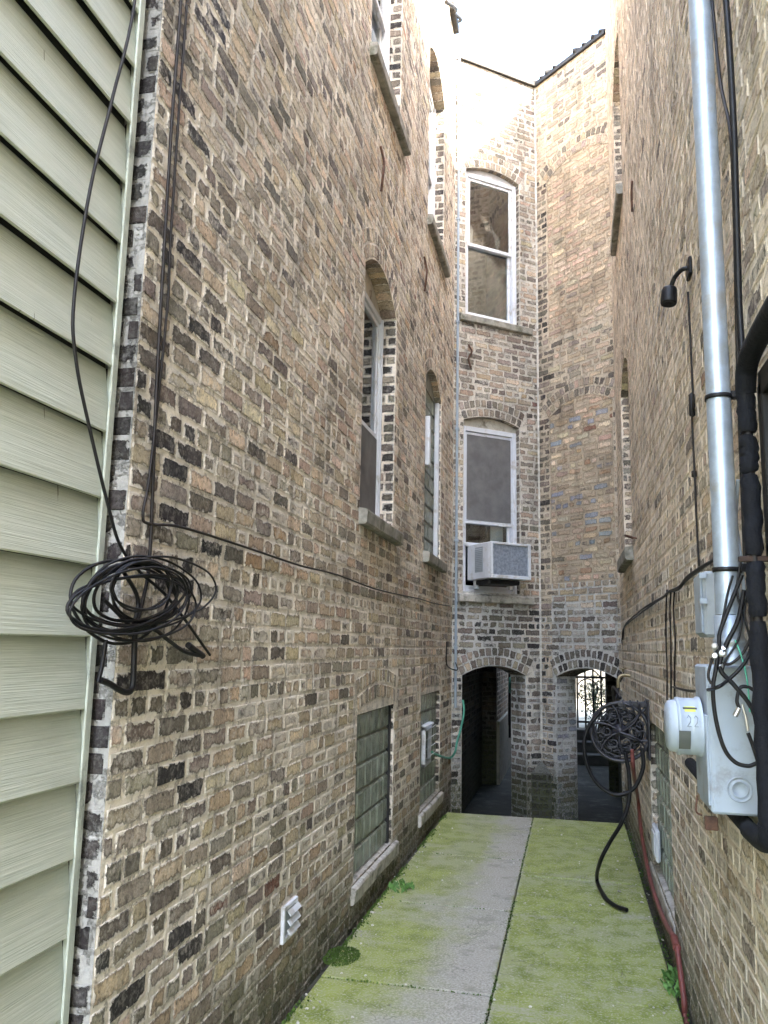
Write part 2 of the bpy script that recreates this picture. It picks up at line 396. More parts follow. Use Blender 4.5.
def arc(o, u):
    hw = (o['u1']-o['u0'])/2; um = (o['u0']+o['u1'])/2; t = (u-um)/hw
    return o['sp']+o['rise']*max(0, 1-t*t)
def panel(mb, O, U, N, L, z0, z1, style, ops=(), coff=0, mortar=True, edge=0):
    O = Vector(O); U = Vector(U).normalized(); N = Vector(N).normalized()
    fl = (U.cross(VZ)).dot(N) < 0
    if mortar:
        br = {0.0, L}
        for o in ops:
            if not o.get('hole', True): continue
            br |= {max(0, o['u0']), min(L, o['u1'])}
            if o['rise'] > 0:
                for i in range(1, 12): br.add(o['u0']+(o['u1']-o['u0'])*i/12)
        br = sorted(x for x in br if -1e-6 <= x <= L+1e-6)
        nz = max(1, int((z1-z0)/.6))
        for a, b in zip(br[:-1], br[1:]):
            if b-a < 1e-5: continue
            m_ = (a+b)/2; iv = []
            for o in ops:
                if o.get('hole', True) and o['u0'] < m_ < o['u1']: iv.append((o['z0'], arc(o, a), arc(o, b)))
            iv.sort(); lo = (z0, z0); segs = []
            for q in iv:
                segs.append((lo, (q[0], q[0]))); lo = (q[1], q[2])
            segs.append((lo, (z1, z1)))
            for (la, lb), (ha, hb) in segs:
                if ha-la < 1e-4 and hb-lb < 1e-4: continue
                pts = [O+U*a+VZ*la, O+U*b+VZ*lb, O+U*b+VZ*hb, O+U*a+VZ*ha]
                if fl: pts = pts[::-1]
                mc = style(m_, (la+ha)/2, 'm')
                mb.face(pts, 0, None, mc, mc, (0, 0, 0))
    k0 = int(math.floor(z0/CH)); k1 = int(math.ceil(z1/CH))
    for k in range(k0, k1):
        za = k*CH+J/2; zb = (k+1)*CH-J/2
        za = max(za, z0+.002); zb = min(zb, z1-.002)
        if zb-za < .02: continue
        zc = (za+zb)/2; hdr = (k+coff) % 6 == 0
        ex = []
        for o in ops:
            um = (o['u0']+o['u1'])/2; hw = (o['u1']-o['u0'])/2; t = o.get('ring', 2)*.098
            if o.get('hole', True) and o['z0'] < zb-.02 and zc < o['sp']: ex.append((o['u0'], o['u1']))
            if t > 0 and zc >= o['sp']-.02:
                q = (zc-o['sp']-t)/max(o['rise'], .01)
                if q < 0: ex.append((um-hw-.05-t*.25, um+hw+.05+t*.25))
                elif q < 1: x = (hw+.06)*math.sqrt(1-q); ex.append((um-x, um+x))
            elif t == 0 and o.get('hole', True) and zc >= o['sp']:
                q = (zc-o['sp'])/max(o['rise'], .01)
                if q < 1: x = hw*math.sqrt(1-q); ex.append((um-x, um+x))
        u = -rnd.random()*.1 if hdr else (-.105 if k % 2 else 0)-rnd.random()*.02
        wav = rnd.uniform(-.0015, .0015)
        while u < L:
            w = .098 if (hdr or rnd.random() < .17) else .194+rnd.uniform(-.014, .014)
            a, b = u+J/2, u+w-J/2; u += w
            a = max(a, .003); b = min(b, L-.003)
            segs = [(a, b)]
            for (e0, e1) in ex:
                ns = []
                for (p, q) in segs:
                    if q <= e0 or p >= e1: ns.append((p, q)); continue
                    if p < e0: ns.append((p, e0-.004))
                    if q > e1: ns.append((e1+.004, q))
                segs = ns
            for (p, q) in segs:
                if q-p < .026: continue
                j = lambda: rnd.uniform(-.0022, .0022)
                dz = wav; 
                cs = [(p+j(), za+dz+j()), (q+j(), za+dz+j()), (q+j(), zb+dz+j()), (p+j(), zb+dz+j())]
                col, mc, sme = style((p+q)/2, zc, 'b')
                quadbrick(mb, O, U, N, cs, q-p, zb-za, col, mc, sme)
    for o in ops:
        um = (o['u0']+o['u1'])/2; hw = (o['u1']-o['u0'])/2
        for r in range(o.get('ring', 2)):
            off0 = r*.098+.006; off1 = off0+.086
            # radius of the segmental arc
            ri = max(o['rise'], .02); R = (hw*hw+ri*ri)/(2*ri); cz = o['sp']+ri-R
            hww = hw+.01; th = math.asin(min(.99, hww/R)); n = max(3, int(round(2*th*(R+off0)/.071)))
            for i in range(n):
                t0 = -th+2*th*i/n; t1 = -th+2*th*(i+1)/n; g = .0048/(R+off0)
                pt = lambda rr, t: (um+rr*sin(t), cz+rr*cos(t))
                a0 = R+off0+rnd.uniform(-.002, .002); a1 = R+off1+rnd.uniform(-.002, .002)
                cs = [pt(a0, t0+g), pt(a0, t1-g), pt(a1, t1-g), pt(a1, t0+g)]
                if cs[0][0] < .0 or cs[1][0] > L: continue
                w = 2*th*(R+off0)/n-.0096
                col, mc, sme = style(um+R*sin((t0+t1)/2), cz+R, 'a')
                quadbrick(mb, O, U, N, cs, w, off1-off0, col, mc, sme*.4)
def reveals(mb, O, U, N, o, d, style, sides=(0, 1), soffit=True):
    O = Vector(O); U = Vector(U).normalized(); N = Vector(N).normalized()
    if 0 in sides: panel(mb, O+U*o['u0'], -N, U, d, o['z0'], o['sp'], lambda u, z, k: style(o['u0'], z, k) if k != 'b' else style(o['u0'], z, 'r'))
    if 1 in sides: panel(mb, O+U*o['u1'], -N, -U, d, o['z0'], o['sp'], lambda u, z, k: style(o['u1'], z, k) if k != 'b' else style(o['u1'], z, 'r'))
    if soffit:
        n = 13; w = (o['u1']-o['u0'])/n
        for i in range(n):
            a = o['u0']+w*i; b = a+w; za, zb = arc(o, a), arc(o, b)
            pts = [O+U*a+VZ*za, O+U*b+VZ*zb, O+U*b+VZ*zb-N*d, O+U*a+VZ*za-N*d]
            col, mc, sme = style((a+b)/2, o['sp'], 'a')
            mb.face(pts, 0, [(-w/2, -.2), (w/2, -.2), (w/2, .2), (-w/2, .2)], col, mc, (w, .39, .1))

def prism_arc(mb, O, U, N, o, zlow, n0, n1, m=0, n=12, shrink=0.0):
    """board filling the segment between zlow and the arc"""
    O = Vector(O); U = Vector(U); N = Vector(N); a0 = o['u0']+shrink; a1 = o['u1']-shrink
    us = [a0+(a1-a0)*i/n for i in range(n+1)]
    for a, b in zip(us[:-1], us[1:]):
        for nn in (n0, n1):
            mb.face([O+U*a+VZ*zlow+N*nn, O+U*b+VZ*zlow+N*nn, O+U*b+VZ*(arc(o, b)-shrink)+N*nn, O+U*a+VZ*(arc(o, a)-shrink)+N*nn], m)
        mb.face([O+U*a+VZ*zlow+N*n0, O+U*b+VZ*zlow+N*n0, O+U*b+VZ*zlow+N*n1, O+U*a+VZ*zlow+N*n1], m)
        mb.face([O+U*a+VZ*(arc(o, a)-shrink)+N*n0, O+U*b+VZ*(arc(o, b)-shrink)+N*n0, O+U*b+VZ*(arc(o, b)-shrink)+N*n1, O+U*a+VZ*(arc(o, a)-shrink)+N*n1], m)

def sash_window(parent, O, U, N, o, label=None, rec=.10, split=.5, backing=(None, None), board=None, curtain=False, fw=.045, drop=0.0, screen=None):
    O = Vector(O); U = Vector(U).normalized(); N = Vector(N).normalized()
    u0, u1, z0, zt = o['u0']+.004, o['u1']-.004, o['z0'], o['sp']-drop
    fr = MB(); B = lambda m, a, b, c, d, e, f, mm=0, bev=.004: m.box(O, U, VZ, N, a, b, c, d, e, f, mm, bev)
    d0, d1 = -rec-.10, -rec
    B(fr, u0, u0+fw, z0, zt, d0, d1); B(fr, u1-fw, u1, z0, zt, d0, d1)
    B(fr, u0+fw, u1-fw, zt-fw, zt, d0, d1); B(fr, u0+fw, u1-fw, z0, z0+.03, d0, d1)
    B(fr, u0+fw*.3, u0+fw*.8, z0, zt-.01, d1, d1+.012); B(fr, u1-fw*.8, u1-fw*.3, z0, zt-.01, d1, d1+.012)
    w = fr.build('window', WHITE, parent)
    if label: w['label'] = label
    hb = MB(); prism_arc(hb, O, U, N, o, zt+.001, d0, d1-.012, 0, 12, .003); hb.build('head_board', board or WHITE, w)
    zm = z0+(zt-z0)*split; a, b = u0+fw+.002, u1-fw-.002; s = .035
    us = MB(); n0, n1 = d1-.045, d1-.015
    B(us, a, a+s, zm-.02, zt-fw-.002, n0, n1); B(us, b-s, b, zm-.02, zt-fw-.002, n0, n1); B(us, a+s, b-s, zt-fw-s, zt-fw-.002, n0, n1); B(us, a+s, b-s, zm-.02, zm+.02, n0, n1)
    us.build('sash', WHITE, w)
    ls = MB(); n2, n3 = d1-.078, d1-.048
    B(ls, a, a+s, z0+.031, zm+.018, n2, n3); B(ls, b-s, b, z0+.031, zm+.018, n2, n3); B(ls, a+s, b-s, z0+.031, z0+.075, n2, n3); B(ls, a+s, b-s, zm-.018, zm+.018, n2, n3)
    ls.build('sash', WHITE, w)
    for (c, d, e) in ((zm+.02, zt-fw-s, (n0+n1)/2), (z0+.075, zm-.018, (n2+n3)/2)):
        g = MB(); B(g, a+s, b-s, c, d, e-.002, e+.002, 0, 0); g.build('pane', GLASS, w)
    for (c, d), mt in zip(((zm, zt-fw), (z0, zm)), backing):
        if mt: g = MB(); B(g, a, b, c, d, d0-.02, d0-.012, 0, 0); g.build('roller_shade', mt, w)
    if curtain:
        n = 14
        for side, ca, cb, pin in ((1, a+(b-a)*.42, b-.03, a+(b-a)*.80), (0, a+.02, a+(b-a)*.22, a+.04)):
            g = MB()
            for i in range(n):
                def pt(t, v):
                    top = ca+(cb-ca)*t; k = v**1.1; uu = top*(1-k)+(pin-.05+.10*t)*k
                    return O+U*uu+VZ*((zt-fw-s)-v*((zt-zm)-.14))+N*(d1-.060+.008*sin(t*40))
                for r in range(8):
                    g.face([pt(i/n, r/8), pt((i+1)/n, r/8), pt((i+1)/n, (r+1)/8), pt(i/n, (r+1)/8)], 0, smooth=True)
            g.build('curtain', CURT, w)
    if screen:
        c, d = (zm+.02, zt-fw-s) if screen == 'upper' else (z0+.075, zm-.018)
        g = MB(); B(g, a+s*.5, b-s*.5, c, d, d1-.012, d1-.010, 0, 0); g.build('screen', SHADE, w)
    rb = MB(); B(rb, u0, u1, z0, zt, d0-.45, d0-.44, 0, 0); rb.build('room_wall', DARKR, w)
    return w

def sill(parent, O, U, N, u0, u1, zt, t=.1, out=.05, deep=.10, m=STONE):
    s = MB(); O = Vector(O); U = Vector(U).normalized(); N = Vector(N).normalized()
    n = 10; pts = []
    for i in range(n+1):
        a = u0+(u1-u0)*i/n; j = lambda k=.003: rnd.uniform(-k, k)
        pts.append([O+U*a+VZ*(zt+.012)+N*(-deep), O+U*a+VZ*(zt-.012+j())+N*(out+j()), O+U*a+VZ*(zt-.022+j())+N*(out+.006+j()), O+U*a+VZ*(zt-t+.01+j())+N*(out+.004+j()), O+U*a+VZ*(zt-t+j(.002))+N*(out-.01), O+U*a+VZ*(zt-t)+N*(-deep)])
    vs = [p for r in pts for p in r]; fs = []
    for i in range(n):
        for k in range(6): a = i*6+k; b = i*6+(k+1) % 6; fs.append((a, b, b+6, a+6))
    fs += [tuple(range(6)), tuple(range(n*6, n*6+6))]
    s.raw(vs, fs); return s.build('sill', m, parent)

def block_window(parent, O, U, N, o, nu, nz, rec=.05, skip=(), label=None):
    O = Vector(O); U = Vector(U).normalized(); N = Vector(N).normalized()
    f = MB(); f.box(O, U, VZ, N, o['u0'], o['u1'], o['z0'], o['sp'], -rec-.09, -rec-.014, 0, 0)
    w = f.build('window', simple_once('block_grout', (.20, .21, .19)), parent)
    if label: w['label'] = label
    p = MB(); du = (o['u1']-o['u0'])/nu; dz = (o['sp']-o['z0'])/nz
    for i in range(nu):
        for k in range(nz):
            if (i, k) in skip: continue
            p.box(O, U, VZ, N, o['u0']+du*i+.010, o['u0']+du*(i+1)-.010, o['z0']+dz*k+.007, o['z0']+dz*(k+1)-.007, -rec-.05, -rec+rnd.uniform(-.002, .002), 0, .010)
    p.build('pane', BLOCK, w)
    return w
_c = {}
def simple_once(n, c, **k):
    if n not in _c: _c[n] = simple(n, c, .9, **k)
    return _c[n]

# ------------------------------------------------------------------ styles (brick colours)
def M(c, j=.06): f = 1+rnd.uniform(-j, j); return tuple(x*f for x in c)
def st_left(u, z, k):
    Y = u+2.03
    near = max(0, min(1, (3.4-Y)/1.4)); hi = max(0, min(1, (z-1.9)/1.5))
    mc = (.78-.08*near, .71-.06*near, .61-.02*near)
    if k == 'm': return M(mc)
    if k == 'r': return pick({'black': .35, 'dark': .5, 'grey': .3}), M((.46, .44, .40)), rnd.random()*.3
    if Y < 2.6 and rnd.random() < .75: return pick({'dark': .5, 'black': .3, 'grey': .35}), M(mc), rnd.random()*.5
    w = {'tan': .24, 'beige': .16+.16*hi, 'mid': .24, 'grey': .26+.15*near, 'dark': .12+.12*near, 'yellow': .03*(1-hi), 'orange': .006, 'red': .002+.012*(z < .9)*(Y < 4), 'pink': .02}
    if z < 1.9 and Y > 3.0: w['dark'] += .06; w['tan'] += .1
    return pick(w), M(mc), rnd.random()**1.6*(.9-.4*near)
def st_corner(u, z, k):
    mc = (.36, .36, .35)
    if k == 'm': return M(mc)
    return pick({'black': 1}, .4), M(mc), -.5+rnd.random()*.9
def st_right(u, z, k):
    mc = (.80, .69, .56)
    if z < 1.9: mc = (.76, .69, .60)
    if k == 'm': return M(mc)
    if k == 'r': return pick({'dark': .4, 'grey': .4, 'tan': .2}), M(mc), rnd.random()*.5
    hi = max(0, min(1, (z-1.7)/2))
    w = {'tan': .34, 'beige': .34*hi+.14, 'mid': .22, 'grey': .13, 'dark': .06+.06*(1-hi), 'yellow': .04, 'orange': .01}
    return pick(w), M(mc), .25+rnd.random()*.65
def st_fl(u, z, k):
    mc = (.60, .56, .49)
    if z < 2: mc = (.58, .575, .55)
    if k == 'm': return M(mc)
    if k == 'r': return pick({'dark': .6, 'grey': .4}), M(mc), rnd.random()*.3
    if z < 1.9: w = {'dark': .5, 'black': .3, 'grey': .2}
    else: w = {'dark': .33, 'grey': .34, 'mid': .22, 'tan': .12, 'red': .015}
    if k == 'a': w = {'dark': .4, 'grey': .5, 'mid': .2}
    if z > 5: w = {'mid': .3, 'tan': .15, 'grey': .4, 'dark': .2}
    return pick(w), M(mc), rnd.random()**1.5*.7
def st_fr(u, z, k):
    mc = (.58, .50, .39)
    if z < 2: mc = (.58, .575, .55)
    if k == 'm': return M(mc)
    if k == 'r': return pick({'grey': .6, 'blue': .4}), M(mc), .2+rnd.random()*.6
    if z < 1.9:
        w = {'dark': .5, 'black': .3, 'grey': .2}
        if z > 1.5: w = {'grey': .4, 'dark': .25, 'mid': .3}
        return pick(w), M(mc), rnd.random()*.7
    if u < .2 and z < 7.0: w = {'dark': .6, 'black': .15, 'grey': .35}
    elif u > .98: w = {'dark': .3, 'mid': .4, 'tan': .3}
    else: w = {'tan': .3, 'mid': .3, 'grey': .25, 'beige': .1, 'dark': .12, 'yellow': .06}
    if k == 'a': w = {'dark': .3, 'grey': .4, 'mid': .4}
    return pick(w), M(mc), rnd.random()**1.5*.8
def st_fill(u, z, k):
    mc = (.52, .43, .32)
    if k == 'm': return M(mc)
    if z > 4.9: w = {'pink': .5, 'beige': .3, 'mid': .25, 'grey': .08}
    else: w = {'pink': .14, 'beige': .25, 'tan': .2, 'blue': .2, 'orange': .04, 'mid': .22, 'red': .01, 'dark': .04}
    return pick(w), M(mc), .05+rnd.random()*.6
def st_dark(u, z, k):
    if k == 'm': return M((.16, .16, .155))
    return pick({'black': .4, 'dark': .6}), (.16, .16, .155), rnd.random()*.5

# ------------------------------------------------------------------ LEFT BRICK BUILDING
ZR0 = 8.15; XL = -1.2; YL0 = 2.03; YL1 = 8.45; ZT = 9.3
OPA = [dict(u0=4.58-YL0, u1=5.50-YL0, z0=2.30, sp=3.83, rise=.17, ring=2),
       dict(u0=6.74-YL0, u1=7.62-YL0, z0=2.30, sp=3.83, rise=.17, ring=2),
       dict(u0=4.58-YL0, u1=5.50-YL0, z0=5.32, sp=7.00, rise=.18, ring=2),
       dict(u0=6.74-YL0, u1=7.66-YL0, z0=5.32, sp=7.02, rise=.18, ring=2),
       dict(u0=4.65-YL0, u1=5.66-YL0, z0=.20, sp=1.11, rise=0, ring=0),
       dict(u0=6.70-YL0, u1=7.70-YL0, z0=.20, sp=1.11, rise=0, ring=0),
       dict(u0=4.65-YL0, u1=5.66-YL0, z0=1.11, sp=1.12, rise=.05, ring=2, hole=False),
       dict(u0=6.70-YL0, u1=7.70-YL0, z0=1.11, sp=1.12, rise=.05, ring=2, hole=False)]
bl = thing('brick_building', 'tall tan and dark brick building on the left with green glass block basement windows', 'building')
OL = Vector((XL, YL0, 0)); UL = Vector((0, 1, 0)); NL = Vector((1, 0, 0))
mb = MB(); mb.brick = True
panel(mb, OL, UL, NL, YL1-YL0, -.5, ZT, st_left, OPA)
for o in OPA[:4]: reveals(mb, OL, UL, NL, o, .12, st_left)
for o in OPA[4:6]: reveals(mb, OL, UL, NL, o, .06, st_left, soffit=True)
panel(mb, (XL-.30, YL0, 0), (1, 0, 0), (0, -1, 0), .30, -.5, ZT, st_corner)
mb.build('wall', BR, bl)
cp = MB(); cp.abox(-6, XL+.04, YL0-.03, 8.5, ZT, ZT+.09, 0, .01); cp.build('roof', STONE, bl)
co_ = MB()
co_.abox(-6, XL-.72, YL0+.04, 8.48, -.5, ZT-.005); co_.abox(-6, XL-.02, 8.482, 12.66, 1.9, ZR0); co_.abox(-6, XL-.3, 8.482, 12.66, -.5, 1.899)
for (a, b) in ((YL0+.02, 4.45), (5.62, 6.62), (7.8, 8.46)): co_.abox(XL-.73, XL-.02, a, b, -.5, ZT-.006)
co_.build('building_core', DARKR, bl)
sash_window(bl, OL, UL, NL, OPA[0], 'white sash window of the middle floor nearest the siding, dark screen in its lower half', split=.42, backing=(None, SHADE), board=CREAM, screen='lower')
wB = block_window(bl, OL, UL, NL, dict(OPA[1]), 5, 10, rec=.06, label='glass block window under a brick arch on the middle floor')
hb = MB(); prism_arc(hb, OL, UL, NL, OPA[1], OPA[1]['sp']+.001, -.14, -.06, 0, 12, .003); hb.build('head_board', simple_once('grey_green_board', (.30, .31, .27)), wB)
hp = MB(); hp.box(OL, UL, VZ, NL, 6.86-YL0, 7.16-YL0, 3.10, 3.46, -.05, -.02, 0, .01); hp.box(OL, UL, VZ, NL, 6.86-YL0, 6.89-YL0, 3.06, 3.50, -.05, .02, 0, .005); hp.build('vent_flap', WHITE, wB)
jm = MB(); jm.box(OL, UL, VZ, NL, 7.57-YL0, 7.618-YL0, 2.30, 3.83, -.058, -.015, 0, .004); jm.build('frame', WHITE, wB)
sash_window(bl, OL, UL, NL, OPA[2], 'white upper floor sash window nearest the siding', split=.5, backing=(None, None))
sash_window(bl, OL, UL, NL, OPA[3], 'white upper floor sash window near the rear corner', split=.5, backing=(None, SHADE))
for i in (4, 5):
    w = block_window(bl, OL, UL, NL, OPA[i], 6, 6, rec=.03, label=('green glass block basement window nearer the camera', 'green glass block basement window with a white vent set in it')[i-4])
    if i == 5:
        v = MB()
        a, b, c, d = 6.92-YL0, 7.24-YL0, .52, .84
        for q in ((a, a+.03, c, d), (b-.03, b, c, d), (a, b, c, c+.03), (a, b, d-.03, d)): v.box(OL, UL, VZ, NL, *q, -.03, .002, 0, .004)
        for k in range(4): z = c+.06+k*.075; v.box(OL+VZ*z, UL, (VZ*.6+NL*.8).normalized()*-1, NL, a+.03, b-.03, -.06, .0, -.005, .0, 0, 0)
        v.box(OL, UL, VZ, NL, a-.01, b+.01, d+.0, d+.02, -.03, .02, 0, .004)
        v.build('vent', WHITE, w)
sill(bl, OL, UL, NL, 4.56-YL0, 5.62-YL0, 2.30); sill(bl, OL, UL, NL, 6.70-YL0, 7.74-YL0, 2.30)
sill(bl, OL, UL, NL, 4.54-YL0, 5.66-YL0, 5.32); sill(bl, OL, UL, NL, 6.70-YL0, 7.80-YL0, 5.32)
sill(bl, OL, UL, NL, 4.60-YL0, 5.78-YL0, .20, .10, .022, .06, STONEP); sill(bl, OL, UL, NL, 6.64-YL0, 7.80-YL0, .20, .10, .022, .06, STONEP)

# ------------------------------------------------------------------ REAR BRICK BUILDING (two faces meeting in an inner corner)
P0 = Vector((-1.2, 8.45, 0)); P1 = Vector((-.33, 9.15, 0)); P2 = Vector((.47, 8.40, 0)); ZR = 8.22
U1 = (P1-P0).normalized(); L1 = (P1-P0).length; N1 = Vector((U1.y, -U1.x, 0))
U2 = (P2-P1).normalized(); L2 = (P2-P1).length; N2 = Vector((U2.y, -U2.x, 0))
br_ = thing('brick_building', 'rear brick building with two faces meeting in a corner over two arched passages', 'building')
OPF = [dict(u0=.145, u1=.87, z0=5.14, sp=6.88, rise=.08, ring=2), dict(u0=.13, u1=.855, z0=2.08, sp=3.93, rise=.07, ring=2), dict(u0=.125, u1=.92, z0=-.5, sp=1.22, rise=.10, ring=2)]
OPG = [dict(u0=.17, u1=1.10, z0=4.95, sp=6.90, rise=.14, ring=2), dict(u0=.17, u1=1.06, z0=2.2, sp=4.05, rise=.14, ring=2), dict(u0=.22, u1=1.06, z0=-.5, sp=1.22, rise=.10, ring=2)]
mb = MB(); mb.brick = True
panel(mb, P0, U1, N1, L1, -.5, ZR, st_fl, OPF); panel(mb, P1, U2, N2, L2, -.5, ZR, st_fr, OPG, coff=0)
for o in OPF[:2]: reveals(mb, P0, U1, N1, o, .10, st_fl)
reveals(mb, P0, U1, N1, OPF[2], .28, st_fl, sides=(0, 1)); reveals(mb, P1, U2, N2, OPG[2], .30, st_fr, sides=(0, 1))
for o in OPG[:2]:
    reveals(mb, P1, U2, N2, o, .008, st_fr, sides=(0, 1))
    panel(mb, P1+U2*(o['u0']-.0)-N2*.006, U2, N2, o['u1']-o['u0'], o['z0'], o['sp']+o['rise'], st_fill)
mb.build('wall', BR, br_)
cm = MB()
def prism(mb, pts, z0, z1, m=0):
    n = len(pts); vs = [(*p[:2], z0) for p in pts]+[(*p[:2], z1) for p in pts]
    mb.raw(vs, [tuple(range(n))[::-1], tuple(range(n, 2*n))]+[(i, (i+1) % n, (i+1) % n+n, i+n) for i in range(n)], m)
off = -.75
a0 = P0+Vector((0, .95, 0)); a1 = P1+Vector((0, .95, 0)); a2 = P2+Vector((0, .95, 0))
prism(cm, [a0, a1, a2+Vector((.05, 0, 0)), (.52, 12.7), (-1.2, 12.7)], 1.62, ZR-.02)
for (Pa, U, N, q0, q1) in ((P0, U1, N1, 0, .12), (P0, U1, N1, .89, L1), (P1, U2, N2, 0, L2)):
    prism(cm, [Pa+U*q0-N*.02, Pa+U*q1-N*.02, Pa+U*q1-N*.5+Vector((0, .3, 0)), Pa+U*q0-N*.5+Vector((0, .3, 0))], 1.62, ZR-.03)
for (za, zb) in ((1.62, 1.95), (4.15, 5.02), (7.12, ZR-.03)):
    prism(cm, [P0+U1*.11-N1*.13, P0+U1*.9-N1*.13, P0+U1*.9-N1*.8, P0+U1*.11-N1*.8], za, zb)
cm.build('building_core', PLASTER, br_)
rf = MB()
e0 = P0+Vector((0, -.0, 0))+N1*.03; e1 = P1+Vector((0, -.045, 0)); e2 = P2+N2*.03
prism(rf, [e0, e1, P1+Vector((0, .5, 0)), P0+Vector((0, .5, 0))], ZR+.004, ZR+.05); prism(rf, [e1, e2, P2+Vector((0, .5, 0)), P1+Vector((0, .5, 0))], ZR+.002, ZR+.052)
prism(rf, [P0+Vector((0, .48, 0)), P1+Vector((0, .48, 0)), P2+Vector((0, .48, 0)), (.5, 12.7), (-1.2, 12.7)], ZR-.01, ZR+.045)
for i in range(9):
    t = rnd.random(); p = P1.lerp(P2, t)
    rf.abox(p.x-.05, p.x+.05, p.y-.03, p.y+.05, ZR+.04, ZR+.065+rnd.random()*.03, 0, .01)
rf.build('roof', TARF, br_)
jn = MB(); jn.box(P1+Vector((0, -.004, 0)), (1, 0, 0), (0, 0, 1), (0, -1, 0), -.011, .011, .55, ZR, 0, .012, 0, .003)
jn.build('mortar_joint', JOINT, br_)
# battered base filling the foot of the inner corner
ft = MB(); ft.brick = True
A_ = P1-U1*.14; B_ = P1+U2*.14; q = (B_-A_).normalized()
panel(ft, A_-Vector((0, .0, 0)), q, Vector((q.y, -q.x, 0)), (B_-A_).length, -.5, .22, st_dark)
ft.face([tuple(A_)[:2]+(.22,), tuple(B_)[:2]+(.22,), (P1.x, P1.y, .34)], 0, None, (.2, .2, .19), (.2, .2, .19))
ft.build('corner_foot', BR, br_)
sash_window(br_, P0, U1, N1, OPF[0], 'white sash window of the upper floor with a tied white curtain', rec=.05, split=.50, backing=(None, SHADE2), curtain=True, fw=.055)
w2 = sash_window(br_, P0, U1, N1, OPF[1], 'white sash window of the middle floor above the air conditioner', rec=.05, split=.42, backing=(SHADE2, None), board=CREAM, fw=.055, drop=.05, screen='upper')
g = MB(); g.box(P0, U1, VZ, N1, .60, .76, 2.42, 2.84, -.20, -.19); g.build('roller_shade', CURT, w2)
sill(br_, P0, U1, N1, .06, 1.02, 5.13, .09, .04); sill(br_, P0, U1, N1, .06, 1.0, 2.06, .09, .05, .05, STONEP)
# passage behind the arches
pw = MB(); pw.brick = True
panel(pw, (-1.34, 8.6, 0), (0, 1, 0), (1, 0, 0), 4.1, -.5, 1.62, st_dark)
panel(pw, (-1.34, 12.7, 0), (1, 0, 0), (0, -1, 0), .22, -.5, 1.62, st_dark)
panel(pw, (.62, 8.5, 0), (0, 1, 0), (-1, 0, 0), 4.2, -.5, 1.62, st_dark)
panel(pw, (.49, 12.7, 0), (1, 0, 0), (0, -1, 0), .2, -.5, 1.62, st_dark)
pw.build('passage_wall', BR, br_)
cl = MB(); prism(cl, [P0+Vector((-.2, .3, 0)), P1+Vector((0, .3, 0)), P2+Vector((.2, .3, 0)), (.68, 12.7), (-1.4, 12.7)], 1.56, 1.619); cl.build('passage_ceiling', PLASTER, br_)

# ------------------------------------------------------------------ RIGHT BRICK BUILDING
XR = .47; YR0 = -2.0; YR1 = 8.40; ZH = 9.26
brt = thing('brick_building', 'beige brick building on the right, carrying the meter, pipes and cables', 'building')
OR = Vector((XR, YR0, 0)); UR = Vector((0, 1, 0)); NR = Vector((-1, 0, 0))
OPR = [dict(u0=6.55-YR0, u1=7.50-YR0, z0=2.30, sp=3.78, rise=.17, ring=2), dict(u0=6.55-YR0, u1=7.50-YR0, z0=5.32, sp=6.75, rise=.17, ring=2),
       dict(u0=4.50-YR0, u1=5.60-YR0, z0=.20, sp=1.09, rise=0, ring=0), dict(u0=1.2-YR0, u1=2.02-YR0, z0=1.72, sp=2.13, rise=0, ring=0)]
mb = MB(); mb.brick = True
panel(mb, OR, UR, NR, YR1-YR0, -.5, ZH, st_right, OPR)
for o in OPR[:2]: reveals(mb, OR, UR, NR, o, .12, st_right)
for o in OPR[2:]: reveals(mb, OR, UR, NR, o, .06, st_right)
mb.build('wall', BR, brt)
co_ = MB(); co_.abox(XR+.70, 5, YR0, 8.40, -.5, ZH-.01); co_.abox(XR+.17, 5, 8.402, 17.5, -.499, ZR0)  # solid core blocking the sun; unseen rear block extended to shade the yard
for (a, b) in ((YR0, 1.1), (2.12, 4.4), (5.72, 6.42)): co_.abox(XR+.02, XR+.71, a, b, -.5, ZH-.012)
co_.abox(XR+.02, XR+.71, 7.62, 8.398, -.5, ZH-.013); co_.build('building_core', DARKR, brt)
cp = MB(); cp.abox(XR-.0, 5, YR0, 8.41, ZH+.002, ZH+.05, 0, .01); cp.build('roof', STONE, brt)
sash_window(brt, OR, UR, NR, OPR[0], 'recessed sash window of the middle floor seen edge on', backing=(None, SHADE))
sash_window(brt, OR, UR, NR, OPR[1], 'recessed sash window of the upper floor seen edge on', backing=(None, SHADE))
w = block_window(brt, OR, UR, NR, OPR[2], 7, 6, rec=.03, label='dark glass block basement window')
v = MB(); v.box(OR, UR, VZ, NR, 5.32-YR0, 5.56-YR0, .27, .46, -.02, .006, 0, .012); v.box(OR, UR, VZ, NR, 5.36-YR0, 5.52-YR0, .30, .43, .006, .014, 0, .006); v.build('vent', WHITE, w)
sill(brt, OR, UR, NR, 6.50-YR0, 7.62-YR0, 2.30, .11, .06); sill(brt, OR, UR, NR, 6.50-YR0, 7.62-YR0, 5.32, .10, .05)
sill(brt, OR, UR, NR, 4.45-YR0, 5.75-YR0, .20, .10, .006, .06, STONEP)
gw = MB(); o = OPR[3]
for q in ((o['u0'], o['u1'], o['z0'], o['z0']+.03), (o['u0'], o['u1'], o['sp']-.03, o['sp']+.03), (o['u0'], o['u0']+.03, o['z0'], o['sp']), (o['u1']-.03, o['u1']+.012, o['z0'], o['sp'])): gw.box(OR, UR, VZ, NR, *q, -.05, .03, 0, .003)
w = gw.build('window', IRON, brt); w['label'] = 'small black framed window at the right edge'
